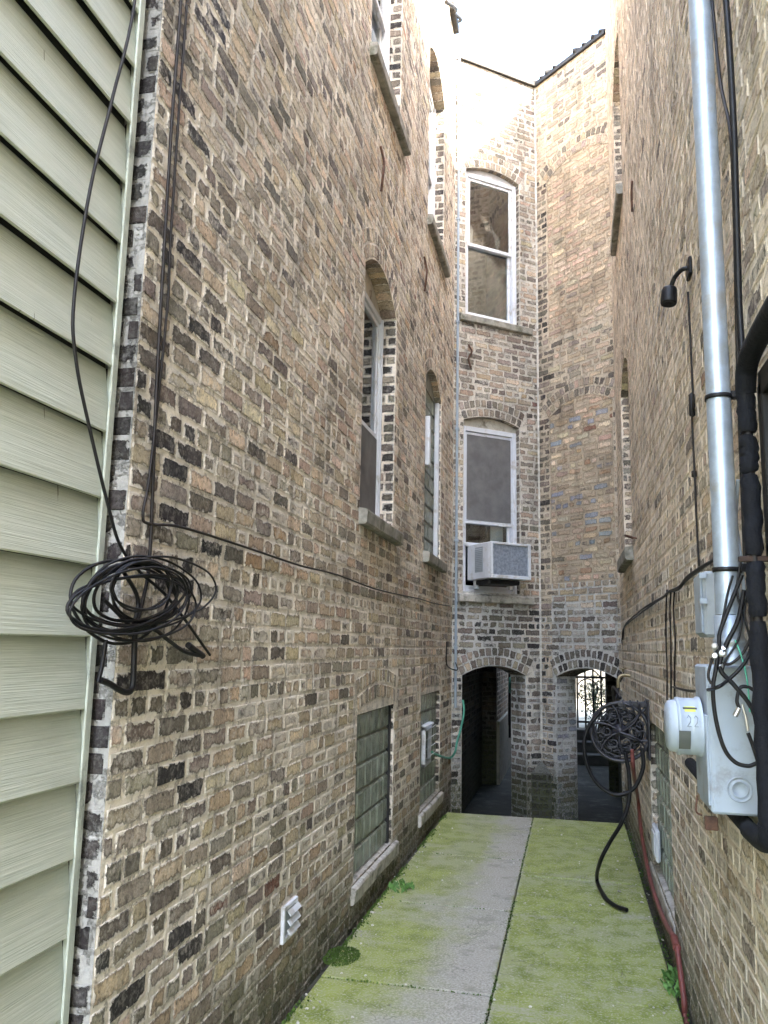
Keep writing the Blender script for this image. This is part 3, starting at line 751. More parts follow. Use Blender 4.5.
g = MB(); g.box(OR, UR, VZ, NR, o['u0']+.03, o['u1']-.03, o['z0']+.03, o['sp']-.03, -.06, -.055); g.build('pane', BLOCK, w)

# ------------------------------------------------------------------ SIDING HOUSE
hs = thing('siding_house', 'pale sage green clapboard house at the left edge', 'house')
XS = -1.265; sd = MB(); e = .186; k = -8; YS0 = -2.5; YS1 = 1.985
while 1.322+e*k < 6.3:
    z0 = 1.322+e*k; z1 = z0+e
    if z1 > -.15:
        ny = 24
        for i in range(ny):
            ya = YS0+(YS1-YS0)*i/ny; yb = YS0+(YS1-YS0)*(i+1)/ny
            w = lambda y: .0015*sin(y*2.3+k*1.7)
            pr = [(XS-.002, z1+.004), (XS+.012, z0+e*.5), (XS+.026, z0+.004), (XS+.022, z0), (XS+.017, z0+.003), (XS+.013, z0+.03)]
            for (xa, za), (xb, zb) in zip(pr[:-1], pr[1:]):
                sd.face([(xb+w(ya), ya, zb+w(ya)), (xb+w(yb), yb, zb+w(yb)), (xa+w(yb), yb, za+w(yb)), (xa+w(ya), ya, za+w(ya))])
    k += 1
sd.build('siding', SIDE, hs)
bd = MB(); bd.abox(-6, XS-.006, YS0, YS1, -.5, 6.3); bd.abox(-6.2, XS+.15, YS0-.1, YS1, 6.3, 6.45); bd.build('wall', DARKR, hs)
tr = MB(); tr.abox(XS, XS+.028, YS1+.002, YS1+.012, -.1, 6.29, 0, .002); tr.abox(XS+.022, XS+.029, YS1-.018, YS1+.002, -.1, 6.29, 0, .002); tr.build('corner_trim', simple('trim_metal', (.50, .55, .50), .4, metal=.3, var=.15, vs=6, dirt=(.2, .22, .2), dirts=5), hs)

# ------------------------------------------------------------------ GROUND
g = MB(); s_ = 300
g.face([(-s_, -s_, -.505), (s_, -s_, -.505), (s_, s_, -.505), (-s_, s_, -.505)]); tag(g.build('ground', EARTH), kind='structure')
ps = MB()
ps.abox(-1.20, .47, -2.5, 7.84, -.5, -.045, 1)
xs = [(-1.150, -.3695), (-.3625, .425)]; ys = [-2.6, -.9, .3, 1.5, 2.7, 3.9, 5.1, 6.3, 7.86]
for ci, (xa, xb) in enumerate(xs):
    yy = ys if ci == 0 else [-2.6, -.9, .3, 1.5, 2.7, 3.98, 5.9, 7.86]
    for a, b in zip(yy[:-1], yy[1:]):
        dz = rnd.uniform(-.004, .004); ps.abox(xa, xb, a+.0055, b-.0055, -.1, dz, 0, .006)
tag(ps.build('path', [CONC, GUTTER]), kind='structure')
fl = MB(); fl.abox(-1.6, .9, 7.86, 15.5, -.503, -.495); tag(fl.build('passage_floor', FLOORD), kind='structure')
yd = MB(); yd.abox(-6, 8, 16.35, 40, -.5, .06); tag(yd.build('yard_ground', PLINTH), kind='structure')
fr_ = MB(); fr_.abox(-8, 8, -14, -2.7, -.5, -.02); tag(fr_.build('front_pavement', FLOORD), kind='structure')
st = thing('garden_steps', 'dark stone steps behind the right arch below the iron gate', 'steps')
for i in range(3):
    m_ = MB(); m_.abox(-1.1, .9, 15.4+.3*i, 16.4, -.5+.185*i, -.5+.185*(i+1)-.002, 0, .012); m_.build('step', simple_once('dark_step', (.07, .072, .065)), st)

# gate
gt = thing('iron_gate', 'black iron gate of vertical bars with a ring at the top of the steps', 'gate')
G = MB()
for i in range(9): x = -.35+i*.145; G.tube([(x, 16.2, .07), (x, 16.2, 1.75)], .019, 6, sm=False)
G.build('bars', IRON, gt)
for z in (.16, .98, 1.70): G = MB(); G.abox(-.42, .88, 16.18, 16.22, z, z+.04, 0, .004); G.build('rail', IRON, gt)
G = MB(); G.tube([(.27+.19*cos(t*pi/10), 16.17, .78+.19*sin(t*pi/10)) for t in range(21)], .012, 6, sm=False); G.tube([(.0+.56*(t/10), 16.17, .95+.22*sin(t*pi/10)) for t in range(11)], .015, 6); G.build('scroll', IRON, gt)
G = MB(); G.abox(.60, .66, 16.15, 16.24, .06, 2.4, 0, .004); G.build('post', IRON, gt)
gw_ = thing('garden_wall', 'brick garden wall with rendered base seen through the left arch', 'wall')
pw = MB(); pw.brick = True; panel(pw, (-1.115, 12.72, 0), (0, 1, 0), (1, 0, 0), 5.2, .42, 5.6, st_left); pw.build('brickwork', BR, gw_)
pw = MB(); pw.abox(-1.4, -1.075, 12.72, 17.9, -.5, .42, 0, .01); pw.build('plinth', PLINTH, gw_)
pw = MB(); pw.abox(-1.5, -1.125, 12.73, 17.9, .42, 5.6); pw.build('backing', PLINTH, gw_)
dp = MB(); dp.tube([(-.99, 13.6, 1.9), (-.99, 13.6, .1)], .02, 8, sm=False); dp.tube([(-.97, 13.6, .85), (-.97, 13.6, .3)], .045, 8, sm=False)
tag(dp.build('garden_pipe', BLACK), 'black standpipe on the garden wall seen through the left arch', 'pipe')
gh = MB()
for i in range(7):
    r = .10+.008*i; gh.tube([(-.94+rnd.uniform(-.02, .02)+.05*cos(t*pi/6)*.6, 13.5+r*cos(t*pi/6), .93+r*.9*sin(t*pi/6)) for t in range(13)], .014, 6)
tag(gh.build('garden_hose', GREENH), 'coiled green hose hanging from the black standpipe beyond the left arch', 'hose')
nb = thing('neighbour_house', 'pale house in daylight seen through the gate bars', 'house')
w = MB(); w.abox(-5, 7, 26, 32, -.2, 8, 0, 0); w.build('wall', PALEW, nb)
for x in (-1.2, .2, 1.6):
    w = MB(); w.abox(x, x+.7, 25.97, 26.02, 1.2, 2.6, 0, .01); w.build('window', SHADE, nb)
def bush(name, c, r, n, sz, label, cat):
    b_ = MB()
    for i in range(n):
        d = Vector((rnd.gauss(0, 1), rnd.gauss(0, 1), rnd.gauss(0, 1))).normalized()*(rnd.random()**.4); p = Vector(c)+Vector((d.x*r[0], d.y*r[1], d.z*r[2]))
        a = Vector((rnd.gauss(0, 1), rnd.gauss(0, 1), rnd.gauss(0, 1))).normalized(); e_ = a.cross(Vector((rnd.random(), rnd.random(), 1))).normalized(); s = sz*rnd.uniform(.6, 1.3)
        b_.face([p-a*s, p+e_*s*.45, p+a*s, p-e_*s*.45])
    for i in range(5): t = rnd.uniform(-1, 1); b_.tube([(c[0], c[1], c[2]-r[2]), (c[0]+t*r[0]*.4, c[1], c[2]), (c[0]+t*r[0]*.8, c[1], c[2]+r[2]*.6)], .012, 5, per=3)
    return tag(b_.build(name, LEAFD), label, cat)
bush('bush', (.45, 18.6, .50), (.36, .4, .50), 1600, .030, 'green leafy bush standing behind the iron gate', 'bush')

# ------------------------------------------------------------------ things on the left
def fixed(pts, r, m, name, label, cat, group=None, n=8, per=6):
    t = MB(); t.tube(pts, r, n, per=per); return tag(t.build(name, m), label, cat, group)
L_ = lambda X: (lambda x, y: onx(x, y, X))
f = L_(-1.165)
fixed([onx(150, -160, -1.2), f(135, 0), f(112, 100), f(90, 190), f(74, 300), f(76, 360), f(90, 430), f(108, 505), f(120, 545), f(140, 572), f(170, 600), f(210, 655)], .0045, BLACK, 'hanging_cable', 'thin black cable looping down across the green siding into the coil', 'cable')
f = L_(-1.186)
fixed([f(190, -160), f(181, 0), f(172, 120), f(163, 270), f(156, 400), f(150, 552), f(143, 600), f(135, 630)], .0055, DBROWN, 'drop_cable', 'thicker brown black cable dropping down the brick corner into the coil', 'cable')
fixed([f(196, -160), f(187, 0), f(179, 110), f(170, 250), f(168, 300), f(158, 400), f(149, 480), f(143, 515), f(150, 524)]+[Vector((-1.187, y, z)) for y, z in ((2.35, 1.855), (2.9, 1.855), (3.5, 1.85), (4.1, 1.862), (4.9, 1.85), (5.7, 1.862), (6.5, 1.88), (7.3, 1.885), (8.2, 1.91))], .0045, DBROWN, 'wall_cable', 'thin dark cable running down the brick corner then level along the brick wall', 'cable')
coil = MB(); rr = random.Random(3)
for i in range(14):
    cx, cy = 133+rr.uniform(-8, 10), 597+rr.uniform(-6, 7); rx = 46+rr.uniform(-8, 14); ry = 30+rr.uniform(-6, 9)
    if i == 1: cx, cy, rx, ry = 162, 590, 52, 33
    if i == 2: cx, cy, rx, ry = 150, 592, 40, 28
    if i == 3: cx, cy, rx, ry = 120, 600, 49, 42
    if i in (5, 8): cx, cy, rx, ry = 140+rr.uniform(0, 8), 586, 30, 24
    X = -1.155+rr.uniform(-.022, .03); a0 = rr.uniform(0, 6); tl = rr.uniform(-.25, .05); pts = []
    for k in range(15):
        a = a0+2*pi*k/13; w = 1+.05*sin(3*a+i)
        px = rx*cos(a)*w; py = ry*sin(a)*w; q = onx(cx+px*cos(tl)-py*sin(tl), cy+px*sin(tl)+py*cos(tl), X+.004*sin(a*2+i)); pts.append(q)
    coil.tube(pts, .0034 if i % 3 else .0044, 7, per=4)
f = L_(-1.15)
coil.tube([f(118, 632), f(150, 628), f(168, 640), f(185, 652), f(202, 656)], .006, 7); coil.tube([f(188, 645), f(203, 656)], .010, 7, sm=False)
coil.tube([f(120, 566), f(138, 600), f(130, 636)], .006, 7); coil.tube([f(104, 600), f(140, 632), f(160, 620)], .0055, 7)
tag(coil.build('cable_coil', BLACK), 'tangled coil of spare black cable hanging on the brick corner', 'cable')
f = L_(-1.17)
fixed([f(135, 628), f(134, 660), f(132, 688), f(124, 692), f(110, 684), f(100, 680)], .0085, BLACK, 'cable_tail', 'short thick black cable hooked below the coil', 'cable')
fixed([f(106, 640), f(102, 665), f(98, 682)], .006, BLACK, 'cable_tail', 'thin black cable end beside the siding edge below the coil', 'cable')
# dryer vent
dv = thing('wall_vent', 'small white louvred vent low on the left brick wall', 'vent', loc=(XL, 3.55, .27))
v = MB(); OV = Vector((0, -3.55, -.27))+Vector((0, 3.47, 0)); 
B = lambda m, *q: m.box(Vector((0, -.09, 0)), UL, VZ, NL, *q)
for q in ((0, .022, 0, .145), (.158, .18, 0, .145), (.022, .158, 0, .02), (.022, .158, .125, .145)): B(v, *q, 0, .016, 0, .003)
v.build('frame', WHITE, dv)
v = MB()
for k in range(3): v.box(Vector((.028, -.09, .045+.038*k)), UL, Vector((-.55, 0, .83)), Vector((.83, 0, .55)), .022, .158, -.016, .008, -.002, .002, 0, 0)
v.build('louvre', WHITE, dv)
v = MB(); B(v, .02, .16, .018, .127, .002, .006); v.build('duct', GREYD, dv)
# wall anchors
for (y, z, lb) in ((4.87, 4.62, 'black iron wall tie below the nearer upper window'), (6.54, 4.66, 'black iron wall tie below the farther upper window')):
    a = MB(); a.tube([(XL+.012, y-.02, z+.16), (XL+.03, y+.01, z+.06), (XL+.03, y-.01, z-.04), (XL+.012, y+.02, z-.14)], .009, 6, per=4); tag(a.build('wall_tie', RUST), lb, 'wall tie')
a = MB(); p = onx(450, 8, XL+.03)  # dark ragged bar and block near the top of the wall end
a.tube([(XL+.02, 7.55, 8.18), (XL+.09, 7.8, 8.30), (XL+.05, 8.0, 8.42), (XL+.09, 8.2, 8.50), (XL+.02, 8.35, 8.60)], .02, 6, per=4); a.abox(XL, XL+.06, 7.9, 8.3, 8.40, 8.50, 0, .01)
tag(a.build('dark_wall_form', TARF), 'dark ragged form high on the sunlit end of the left wall', 'bracket')
a = MB(); q = P0+U1*.18+N1*.012
a.tube([q+VZ*4.78, q+VZ*4.70+U1*.03+N1*.02, q+VZ*4.62, q+VZ*4.52+U1*.03], .01, 6, per=4); tag(a.build('wall_tie', RUST), 'rusty iron wall tie between the two rear windows', 'wall tie')
# corner conduit
c = MB(); cxp = Vector((-1.155, 8.425, 0))
c.tube([cxp+VZ*8.2, cxp+VZ*.9], .014, 8, sm=False)
for z in (7.4, 6.2, 5.0, 3.8, 2.6, 1.5): c.box(cxp+VZ*z, (1, 0, 0), VZ, (0, -1, 0), -.02, .02, -.012, .012, -.03, .018, 0, .003)
tag(c.build('conduit', simple('blue_grey_conduit', (.30, .36, .42), .5, var=.1)), 'thin blue grey conduit running down the rear left corner', 'conduit')
fixed([(-1.15, 8.38, 1.35), (-1.12, 8.30, 1.28), (-1.165, 8.1, 1.30), (-1.18, 7.95, 1.36), (-1.18, 7.97, 1.55)], .006, BLACK, 'cable_tail', 'small black cable loop at the rear left corner by the arch', 'cable')
f = lambda x, y: ony(x, y, 8.36)
fixed([f(463, 700), f(464, 712), f(461, 728), f(457, 742), f(455, 752), f(450, 758)]+[onx(440, 756, -1.16), onx(432, 752, -1.17)], .011, GREENH, 'garden_hose', 'pale green hose draped down the left jamb of the left arch', 'hose')

# ------------------------------------------------------------------ air conditioner
ac = thing('air_conditioner', 'old white window air conditioner sticking out under the middle rear window', 'air conditioner', loc=tuple(P0+U1*.42+VZ*2.12))
O = -(U1*.42)+VZ*.02; u0, u1, z0, z1, d = .205, .70, .06, .43, .40
B = lambda m, *q: m.box(O, U1, VZ, N1, *q)
b_ = MB(); B(b_, u0, u1, z0, z1, -.04, d-.02, 0, .008); body = b_.build('body', WHITE, ac)
b_ = MB()
for q in ((u0, u0+.03, z0, z1), (u1-.03, u1, z0, z1), (u0+.03, u1-.03, z0, z0+.035), (u0+.03, u1-.03, z1-.025, z1)): B(b_, *q, d-.018, d+.012, 0, .004)
b_.build('rear_frame', WHITE, ac)
b_ = MB(); B(b_, u0+.03, u1-.03, z0+.035, z1-.025, d-.018, d-.008, 0, 0)
for i in range(40): a = u0+.035+i*(u1-u0-.07)/40; B(b_, a, a+.004, z0+.035, z1-.025, d-.008, d-.002, 0, 0)
b_.build('coil', LGREY, ac)
b_ = MB()
for k in range(13):
    z = z0+.08+k*.019; b_.box(O+U1*(u0-.002)+VZ*z, N1, (VZ*.8+U1*.6), (U1*-.8+VZ*.6), .12, .26, -.007, .007, -.002, .002, 0, 0)
b_.box(O+U1*u0, N1, VZ, -U1, .115, .265, z0+.07, z0+.33, 0, .0015); b_.build('side_louvre', GREYD, ac)
for q in ((.16, .84, z1-.01, z1+.03, -.05, .0), (u1-.08, u1-.04, -.03, z0, .10, .14), (u0+.05, u0+.1, -.03, z0, .0, .04)):
    b_ = MB(); b_.box(O, U1, VZ, N1, *q, 0, .004); b_.build('support', WHITE, ac)
b_ = MB(); b_.box(O, U1, VZ, N1, u0+.06, u1-.06, z0-.05, z0-.002, .0, d-.10, 0, .01); b_.build('drip_tray', IRON, ac)

# ------------------------------------------------------------------ right wall things
pt_ = thing('metal_pipe', 'galvanised steel service pipe rising up the right wall above the meter box', 'pipe')
PX, PY = .400, 2.30
p = MB(); p.tube([(PX, PY, 1.60), (PX, PY, 5.2)], .0315, 28, sm=False); p.build('tube', GALV, pt_)
p = MB(); p.lathe((PX, PY, 1.47), (0, 0, 1), [(0, .041), (.035, .041), (.04, .038), (.05, .038), (.055, .0415), (.065, .0415), (.07, .0362), (.125, .0362), (.128, .034)], 28); p.build('coupling', GALV, pt_)
for z in (2.19, 1.72):
    p = MB(); p.lathe((PX, PY, z-.01), (0, 0, 1), [(0, .0332), (.0, .0355), (.012, .0355), (.012, .0332)], 28)
    p.abox(PX+.03, XR, PY-.012, PY+.012, z-.008, z+.012, 0, .002); p.build('strap', BLACK, pt_)
# meter box
mbx = thing('electric_meter', 'light grey electric meter box with a round meter below the steel pipe', 'electric meter')
b_ = MB(); X0, X1, Y0, Y1, Z0, Z1 = .345, .469, 2.345, 2.555, 1.09, 1.468
b_.abox(X0, X1, Y0, Y1, Z0, Z1, 0, .006); b_.abox(X0-.006, X0, Y0+.004, Y1-.004, Z0+.02, Z1-.13, 0, .002); b_.abox(X0+.012, X0+.018, Y0-.002, Y0, Z0+.01, Z1-.03, 0, 0)
b_.lathe((.415, Y0-.0012, 1.155), (0, -1, 0), [(0, .032), (.003, .032), (.003, .029), (.0005, .029), (.0005, .021), (.003, .021), (.003, .018), (.001, .018), (.001, 0)], 28)
bx_ = b_.build('box', GREYP, mbx)
b_ = MB(); b_.abox(.385, .43, Y0-.0015, Y0-.0002, 1.415, 1.445); b_.build('name_plate', LGREY, mbx)
mc_ = (X0-.006, 2.45, 1.300)
b_ = MB(); b_.lathe(mc_, (-1, 0, 0), [(0, .080), (.010, .080), (.013, .076), (.052, .076), (.055, .078), (.062, .078), (.064, .072)], 32); b_.build('meter_housing', GREYP, mbx)
b_ = MB(); b_.lathe(mc_, (-1, 0, 0), [(.063, .071), (.080, .069), (.088, .060), (.090, 0)], 32); b_.build('meter_glass', GREYP, mbx)
b_ = MB(); a0 = .25
vs = []; n = 10
for i in range(n+1):
    a = pi*.62+i*(pi*.30)/n
    for dd in (.022, .058): vs.append((mc_[0]-dd, mc_[1]-.0792*sin(a), mc_[2]+.0792*cos(a)*-1 if False else mc_[2]-.0792*cos(a-0)))
b_.raw(vs, [(2*i, 2*i+1, 2*i+3, 2*i+2) for i in range(n)]); 
b_ = MB()
def cyl_patch(mb, a0, a1, d0, d1, r, n=8):
    # angle measured from straight up towards the camera (-Y)
    vs = []
    for i in range(n+1):
        a = a0+(a1-a0)*i/n
        for dd in (d0, d1): vs.append((mc_[0]-dd, mc_[1]-r*sin(a), mc_[2]+r*cos(a)))
    mb.raw(vs, [(2*i, 2*i+1, 2*i+3, 2*i+2) for i in range(n)])
cyl_patch(b_, 1.65, 2.35, .034, .064, .0790); b_.build('window', simple_once('meter_glass_dark', (.10, .11, .10)), mbx)
b_ = MB(); cyl_patch(b_, .75, .98, .018, .046, .0768); b_.build('sticker', YEL, mbx)
tx = MB(); cyl_patch(tx, .80, .88, .014, .050, .0773); tx.build('warning_line', simple('dark_print', (.06, .06, .05), .6), mbx)
tx = MB()   # pencilled digits 22 on the housing
for dx_ in (.030, .048):
    q = [(0, 0), (.006, -.10), (.012, 0), (.010, .14), (0, .28), (.013, .28)]
    pts = []
    for (a, b2) in q:
        an = 1.22+b2; pts.append((mc_[0]-.062+dx_-.010+a*.8, mc_[1]-.0772*sin(an), mc_[2]+.0772*cos(an)))
    tx.tube(pts, .0008, 4, sm=False)
tx.build('digits', simple_once('pencil_grey', (.22, .24, .28)), mbx)
b_ = MB(); b_.tube([(X0-.03, Y0+.03, Z0+.04), (X0-.034, Y0+.03, Z0-.0), (X0-.02, Y0+.03, Z0-.01)], .003, 6); b_.abox(X0-.015, X0+.018, Y0+.02, Y0+.035, Z0-.045, Z0-.01, 0, .003); b_.build('padlock', RUST, mbx)
# small junction box
jb = thing('junction_box', 'small pale grey junction box on the right wall beside the steel pipe', 'junction box')
b_ = MB(); b_.abox(.405, .469, 2.74, 2.90, 1.55, 1.755, 0, .008); b_.build('box', GREYD, jb)
b_ = MB(); b_.abox(.398, .405, 2.75, 2.89, 1.56, 1.745, 0, .004)
for z in (1.66, 1.74): b_.abox(.392, .415, 2.725, 2.742, z-.01, z+.008, 0, .002)
b_.build('cover', GREYP, jb)
# insulated line
li = thing('insulated_pipe', 'thick black foam insulated pipe on the right wall at the right edge', 'pipe')
IX, IY = .425, 2.08
def sec(pts, r, n=16, sm=True):
    b = MB(); L = len(pts); b.tube(pts, r, n, sm=sm); b.build('foam_sleeve', BLACKF, li)
sec([(IX, 1.2, 2.215), (IX, 1.70, 2.215), (IX, 1.93, 2.21), (IX, 2.05, 2.19), (IX, IY, 2.13)], .025)
rs = lambda t: .0215 if .06 < t < .94 else .017
for (za, zb) in ((2.14, 2.03), (2.02, 1.93), (1.925, 1.73), (1.715, 1.585), (1.575, 1.10)): sec([(IX+rnd.uniform(-.003, .003), IY, za-(za-zb)*i/12) for i in range(13)], rs, 16, False)
sec([(IX, IY, 1.12), (IX, IY+.012, 1.085), (IX, 2.15, 1.07), (IX, 2.3, 1.065)], .023)
sec([(IX+.012, 2.30, 1.055), (IX+.012, 2.7, 1.062), (IX+.012, 3.3, 1.075), (IX+.012, 3.45, 1.08)], .021)
b = MB(); b.tube([(IX, IY, 2.2), (IX, IY, 1.1)], .012, 8, sm=False); b.build('copper_tube', DBROWN, li)
b = MB(); b.abox(IX-.035, XR, IY-.01, IY+.01, 1.715, 1.728, 0, .002); b.build('clamp', simple_once('dull_brown', (.05, .03, .025)), li)
# cables right
f = L_(.43)
fixed([f(715, -120), f(726, 0), f(733, 110), f(736, 200), f(739, 300), f(742, 350)], .0085, BLACK, 'riser_cable', 'thicker black cable coming down to the insulated pipe at the right edge', 'cable')
fixed([f(700, -120), f(712, 0), f(720, 80), f(730, 130), f(734, 200), f(737, 330), f(740, 430), f(745, 560)], .005, DBROWN, 'riser_cable', 'thin dark cable just right of the steel pipe', 'cable')
f = L_(.44)
fixed([f(738, 480), f(736, 520), f(741, 560), f(744, 600), f(741, 650)], .005, GREYD, 'riser_cable', 'grey cable between the steel pipe and the insulated pipe', 'cable')
f = L_(.458)
hb_ = [(622, 640), (624, 626), (640, 613), (652, 606), (664, 598), (668, 592), (678, 588), (686, 580), (698, 572), (712, 562), (722, 552)]
for k, lb in enumerate(('lower strand of the black cable bundle climbing along the right wall', 'upper strand of the black cable bundle climbing along the right wall')):
    fixed([f(a+k*1.0, b-2*k+1.5*sin(i*1.3+k)) for i, (a, b) in enumerate(hb_)], .0055, BLACK, 'cable', lb, 'cable')
fixed([ony(622, 640, 8.2), ony(624, 655, 8.15), ony(624, 672, 8.1), ony(620, 682, 8.1)], .008, BLACK, 'cable', 'black cable dropping in the rear right corner above the arch', 'cable')
for k, (xa, lb) in enumerate(((666, 'left one of the dark cables hanging side by side below the bundle'), (670, 'middle one of the dark cables hanging side by side below the bundle'), (673.5, 'right one of the dark cables hanging side by side below the bundle'))):
    fixed([f(xa+1, 590), f(xa, 610), f(xa+.8*k, 640), f(xa+1, 670), f(xa+1, 700)], .004, DBROWN, 'hanging_cable', lb, 'cable', 'dark cables hanging below the bundle')
fixed([f(688, 292), f(690, 330), f(693, 400), f(692, 420), f(695, 480), f(697, 530), f(699, 566)], .004, DBROWN, 'lamp_cable', 'thin cable hanging straight down from the black floodlight', 'cable')
b = MB(); q = f(692, 405); b.lathe(q-VZ*.05, (0, 0, 1), [(0, 0), (.01, .012), (.09, .012), (.1, 0)], 10); tag(b.build('cable_connector', BLACK), 'upper, longer black connector in the cable below the floodlight', 'connector')
b = MB(); b.lathe(f(694, 474)-VZ*.015, (0, 0, 1), [(0, 0), (.005, .010), (.025, .010), (.03, 0)], 10); tag(b.build('cable_connector', BLACK), 'lower, small round black connector in the cable below the floodlight', 'connector')
# loose loops over the meter box
f = L_(.335); g_ = lambda x, y: ony(x, y, 2.245)
fixed([L_(.44)(673, 687), L_(.42)(690, 691), g_(712, 689), g_(728, 680), g_(745, 662), g_(752, 640), g_(751, 600)], .0048, BLACK, 'cable_loop', 'black cable crossing level in front of the top of the meter box', 'cable')
fixed([g_(742, 575), g_(730, 605), g_(720, 632), g_(719, 645), g_(716, 668), g_(713, 690), g_(716, 720), g_(724, 748), g_(735, 762), g_(748, 766), g_(757, 763)], .0052, BLACK, 'cable_loop', 'long black cable loop sweeping down over the front of the meter box', 'cable')
fixed([g_(744, 590), g_(738, 620), g_(726, 645), g_(720, 668), g_(734, 685), g_(748, 702), g_(758, 722)], .0058, BLACK, 'cable_loop', 'thick black cable slanting from the fittings down to the right', 'cable')
fixed([g_(756, 692), g_(748, 687), g_(740, 688), g_(737, 700), g_(739, 708)], .0045, BLACK, 'cable_loop', 'short black cable bend ending in a metal plug on the meter box', 'cable')
fixed([g_(739, 708), g_(735, 716)], .0065, CHROME, 'cable_plug', 'metal cable plug at the end of the short bend', 'connector')
fixed([g_(742, 704), g_(746, 718), g_(748, 731)], .0035, CHROME, 'cable_plug', 'silver fitting dangling over the meter box face', 'connector')
fixed([g_(748, 733), g_(753, 746), g_(758, 762)], .0048, BLACK, 'cable_loop', 'short black cable tail below the silver fitting', 'cable')
fixed([g_(735, 640), g_(741, 655), g_(747, 680), g_(750, 712)], .0022, simple('green_wire', (.10, .45, .33), .5), 'ground_wire', 'thin green earth wire beside the pipe coupling', 'wire')
for k, (pp, lb) in enumerate((([(741, 560), (737, 590), (742, 615), (738, 640), (726, 660), (722, 672)], 'thin black cable winding from beside the steel pipe to the clamps'),
        ([(756, 600), (752, 632), (744, 652), (730, 664), (718, 662)], 'thin black cable curving round the pipe coupling from the right'),
        ([(748, 560), (750, 585), (745, 612), (750, 636), (755, 660)], 'thin black cable hanging against the insulated pipe'),
        ([(718, 650), (712, 662), (709, 676), (712, 684)], 'short black cable stub hanging left of the clamps'),
        ([(734, 575), (729, 592), (724, 618), (719, 636)], 'short thin cable running down the front of the steel pipe'))):
    fixed([g_(a, b2)+Vector((0, .004*k, 0)) for a, b2 in pp], .003+.0006*(k % 2), BLACK if k % 2 == 0 else DBROWN, 'thin_cable', lb, 'cable')
b = MB()
for (x, y, r) in ((717, 648, .010), (722, 654, .012), (716, 656, .009), (720, 664, .008), (725, 650, .008)):
    q = g_(x, y); b.lathe(q+Vector((0, .012, 0)), (rnd.uniform(-.5, .5), -1, rnd.uniform(-.5, .5)), [(0, r*.6), (.004, r), (.014, r), (.018, r*.6), (.018, 0)], 8, smooth=False)
tag(b.build('cable_clamp', CHROME), 'cluster of bright metal clamps at the foot of the steel pipe', 'clamp')
# flood light
fl_ = thing('floodlight', 'small black floodlight sticking out high on the right wall', 'lamp')
b = MB(); qa = Vector((.40, 3.10, 2.90)); 
b.lathe(Vector((.395, 3.20, 2.90)), (-.10, -.12, -1), [(-.012, 0), (-.012, .02), (-.008, .026), (0, .029), (.055, .031), (.060, .029), (.060, .024), (.05, 0)], 20); b.build('lamp_head', BLACK, fl_)
b = MB(); b.tube([(.468, 3.14, 2.955), (.44, 3.15, 2.96), (.415, 3.185, 2.945), (.399, 3.203, 2.908)], .009, 8); b.abox(.455, .469, 3.10, 3.18, 2.92, 2.99, 0, .004); b.build('bracket', BLACK, fl_)
a = MB(); a.tube([(XR-.015, 5.45, 4.70), (XR-.02, 5.47, 4.60), (XR-.015, 5.5, 4.50)], .009, 6); tag(a.build('wall_tie', RUST), 'black iron wall tie high on the right wall', 'wall tie')
a = MB(); a.tube([(XR, 6.42, 2.34), (XR-.06, 6.40, 2.36), (XR-.07, 6.15, 2.33), (XR, 6.1, 2.30)], .006, 6); tag(a.build('wall_hook', RUST), 'small bent wire hook beside the right window sill', 'hook')

# ------------------------------------------------------------------ hose reel
hr = thing('hose_reel', 'round charcoal plastic hose reel with ornate openwork side mounted on the right wall', 'hose reel', loc=(.29, 5.6, .99))
RC = Vector((0, 0, 0)); AX = Vector((-.12, -1, .05)).normalized(); EX = AX.cross(VZ).normalized()*-1; EZ = EX.cross(AX)*1
if EZ.z < 0: EZ = -EZ
R0 = .180
b = MB()
for dd in (0, -.13):
    b.tube([RC-AX*(-dd)*1.0+(EX*cos(t*pi/20)+EZ*sin(t*pi/20))*R0 for t in range(41)], .011, 8, sm=False, cap=False)
b.tube([RC+(EX*cos(t*pi/20)+EZ*sin(t*pi/20))*(R0-.03) for t in range(41)], .004, 6, sm=False, cap=False)
b.build('rim', PLAST, hr)
b = MB(); r3 = random.Random(5)
for k in range(6):
    a = k*pi/3+.3; 
    sp = [RC+(EX*cos(a+.5*s)+EZ*sin(a+.5*s))*(R0*s) for s in (.12, .4, .7, .98)]; b.tube(sp, .0075, 6, per=4)
    for s, rr_ in ((.45, .030), (.74, .026), (.6, .018)):
        for sg in (-.28, .30):
            c_ = RC+(EX*cos(a+.5*s+sg/s*.8)+EZ*sin(a+.5*s+sg/s*.8))*(R0*s)
            b.tube([c_+(EX*cos(t*pi/6+k)+EZ*sin(t*pi/6+k))*rr_*(1-.04*t) for t in range(11)], .0048, 5, per=2)
b.build('openwork', PLAST, hr)
b = MB(); b.lathe(RC, AX, [(-.13, .05), (0, .05), (.0, .028), (.012, .026), (.014, 0)], 20); b.lathe(RC, AX, [(.012, .014), (.02, .013), (.021, 0)], 12)
b.build('hub', PLAST, hr)
b = MB()
for k in range(16): 
    rad = .085+.016*(k % 4); dd = .02+.024*(k//4)+rnd.uniform(0, .006)
    b.tube([RC-AX*dd+(EX*cos(t*pi/10)+EZ*sin(t*pi/10))*rad for t in range(21)], .0095, 6, sm=False, cap=False)
b.build('wound_hose', BLACK, hr)
b = MB()   # bracket to the wall
b.box(RC+EZ*.165-AX*.06, (1, 0, 0), (0, 0, 1), AX, -.01, .178, -.01, .028, -.07, .07, 0, .005)
b.tube([RC-AX*.02+EX*.0, RC-AX*.02+EX*.11+EZ*.10, RC-AX*.02+Vector((.172, 0, .165))], .011, 6); b.tube([RC+AX*.02, RC+AX*.02+EX*.11-EZ*.04, RC+Vector((.175, 0, -.12))], .008, 6)
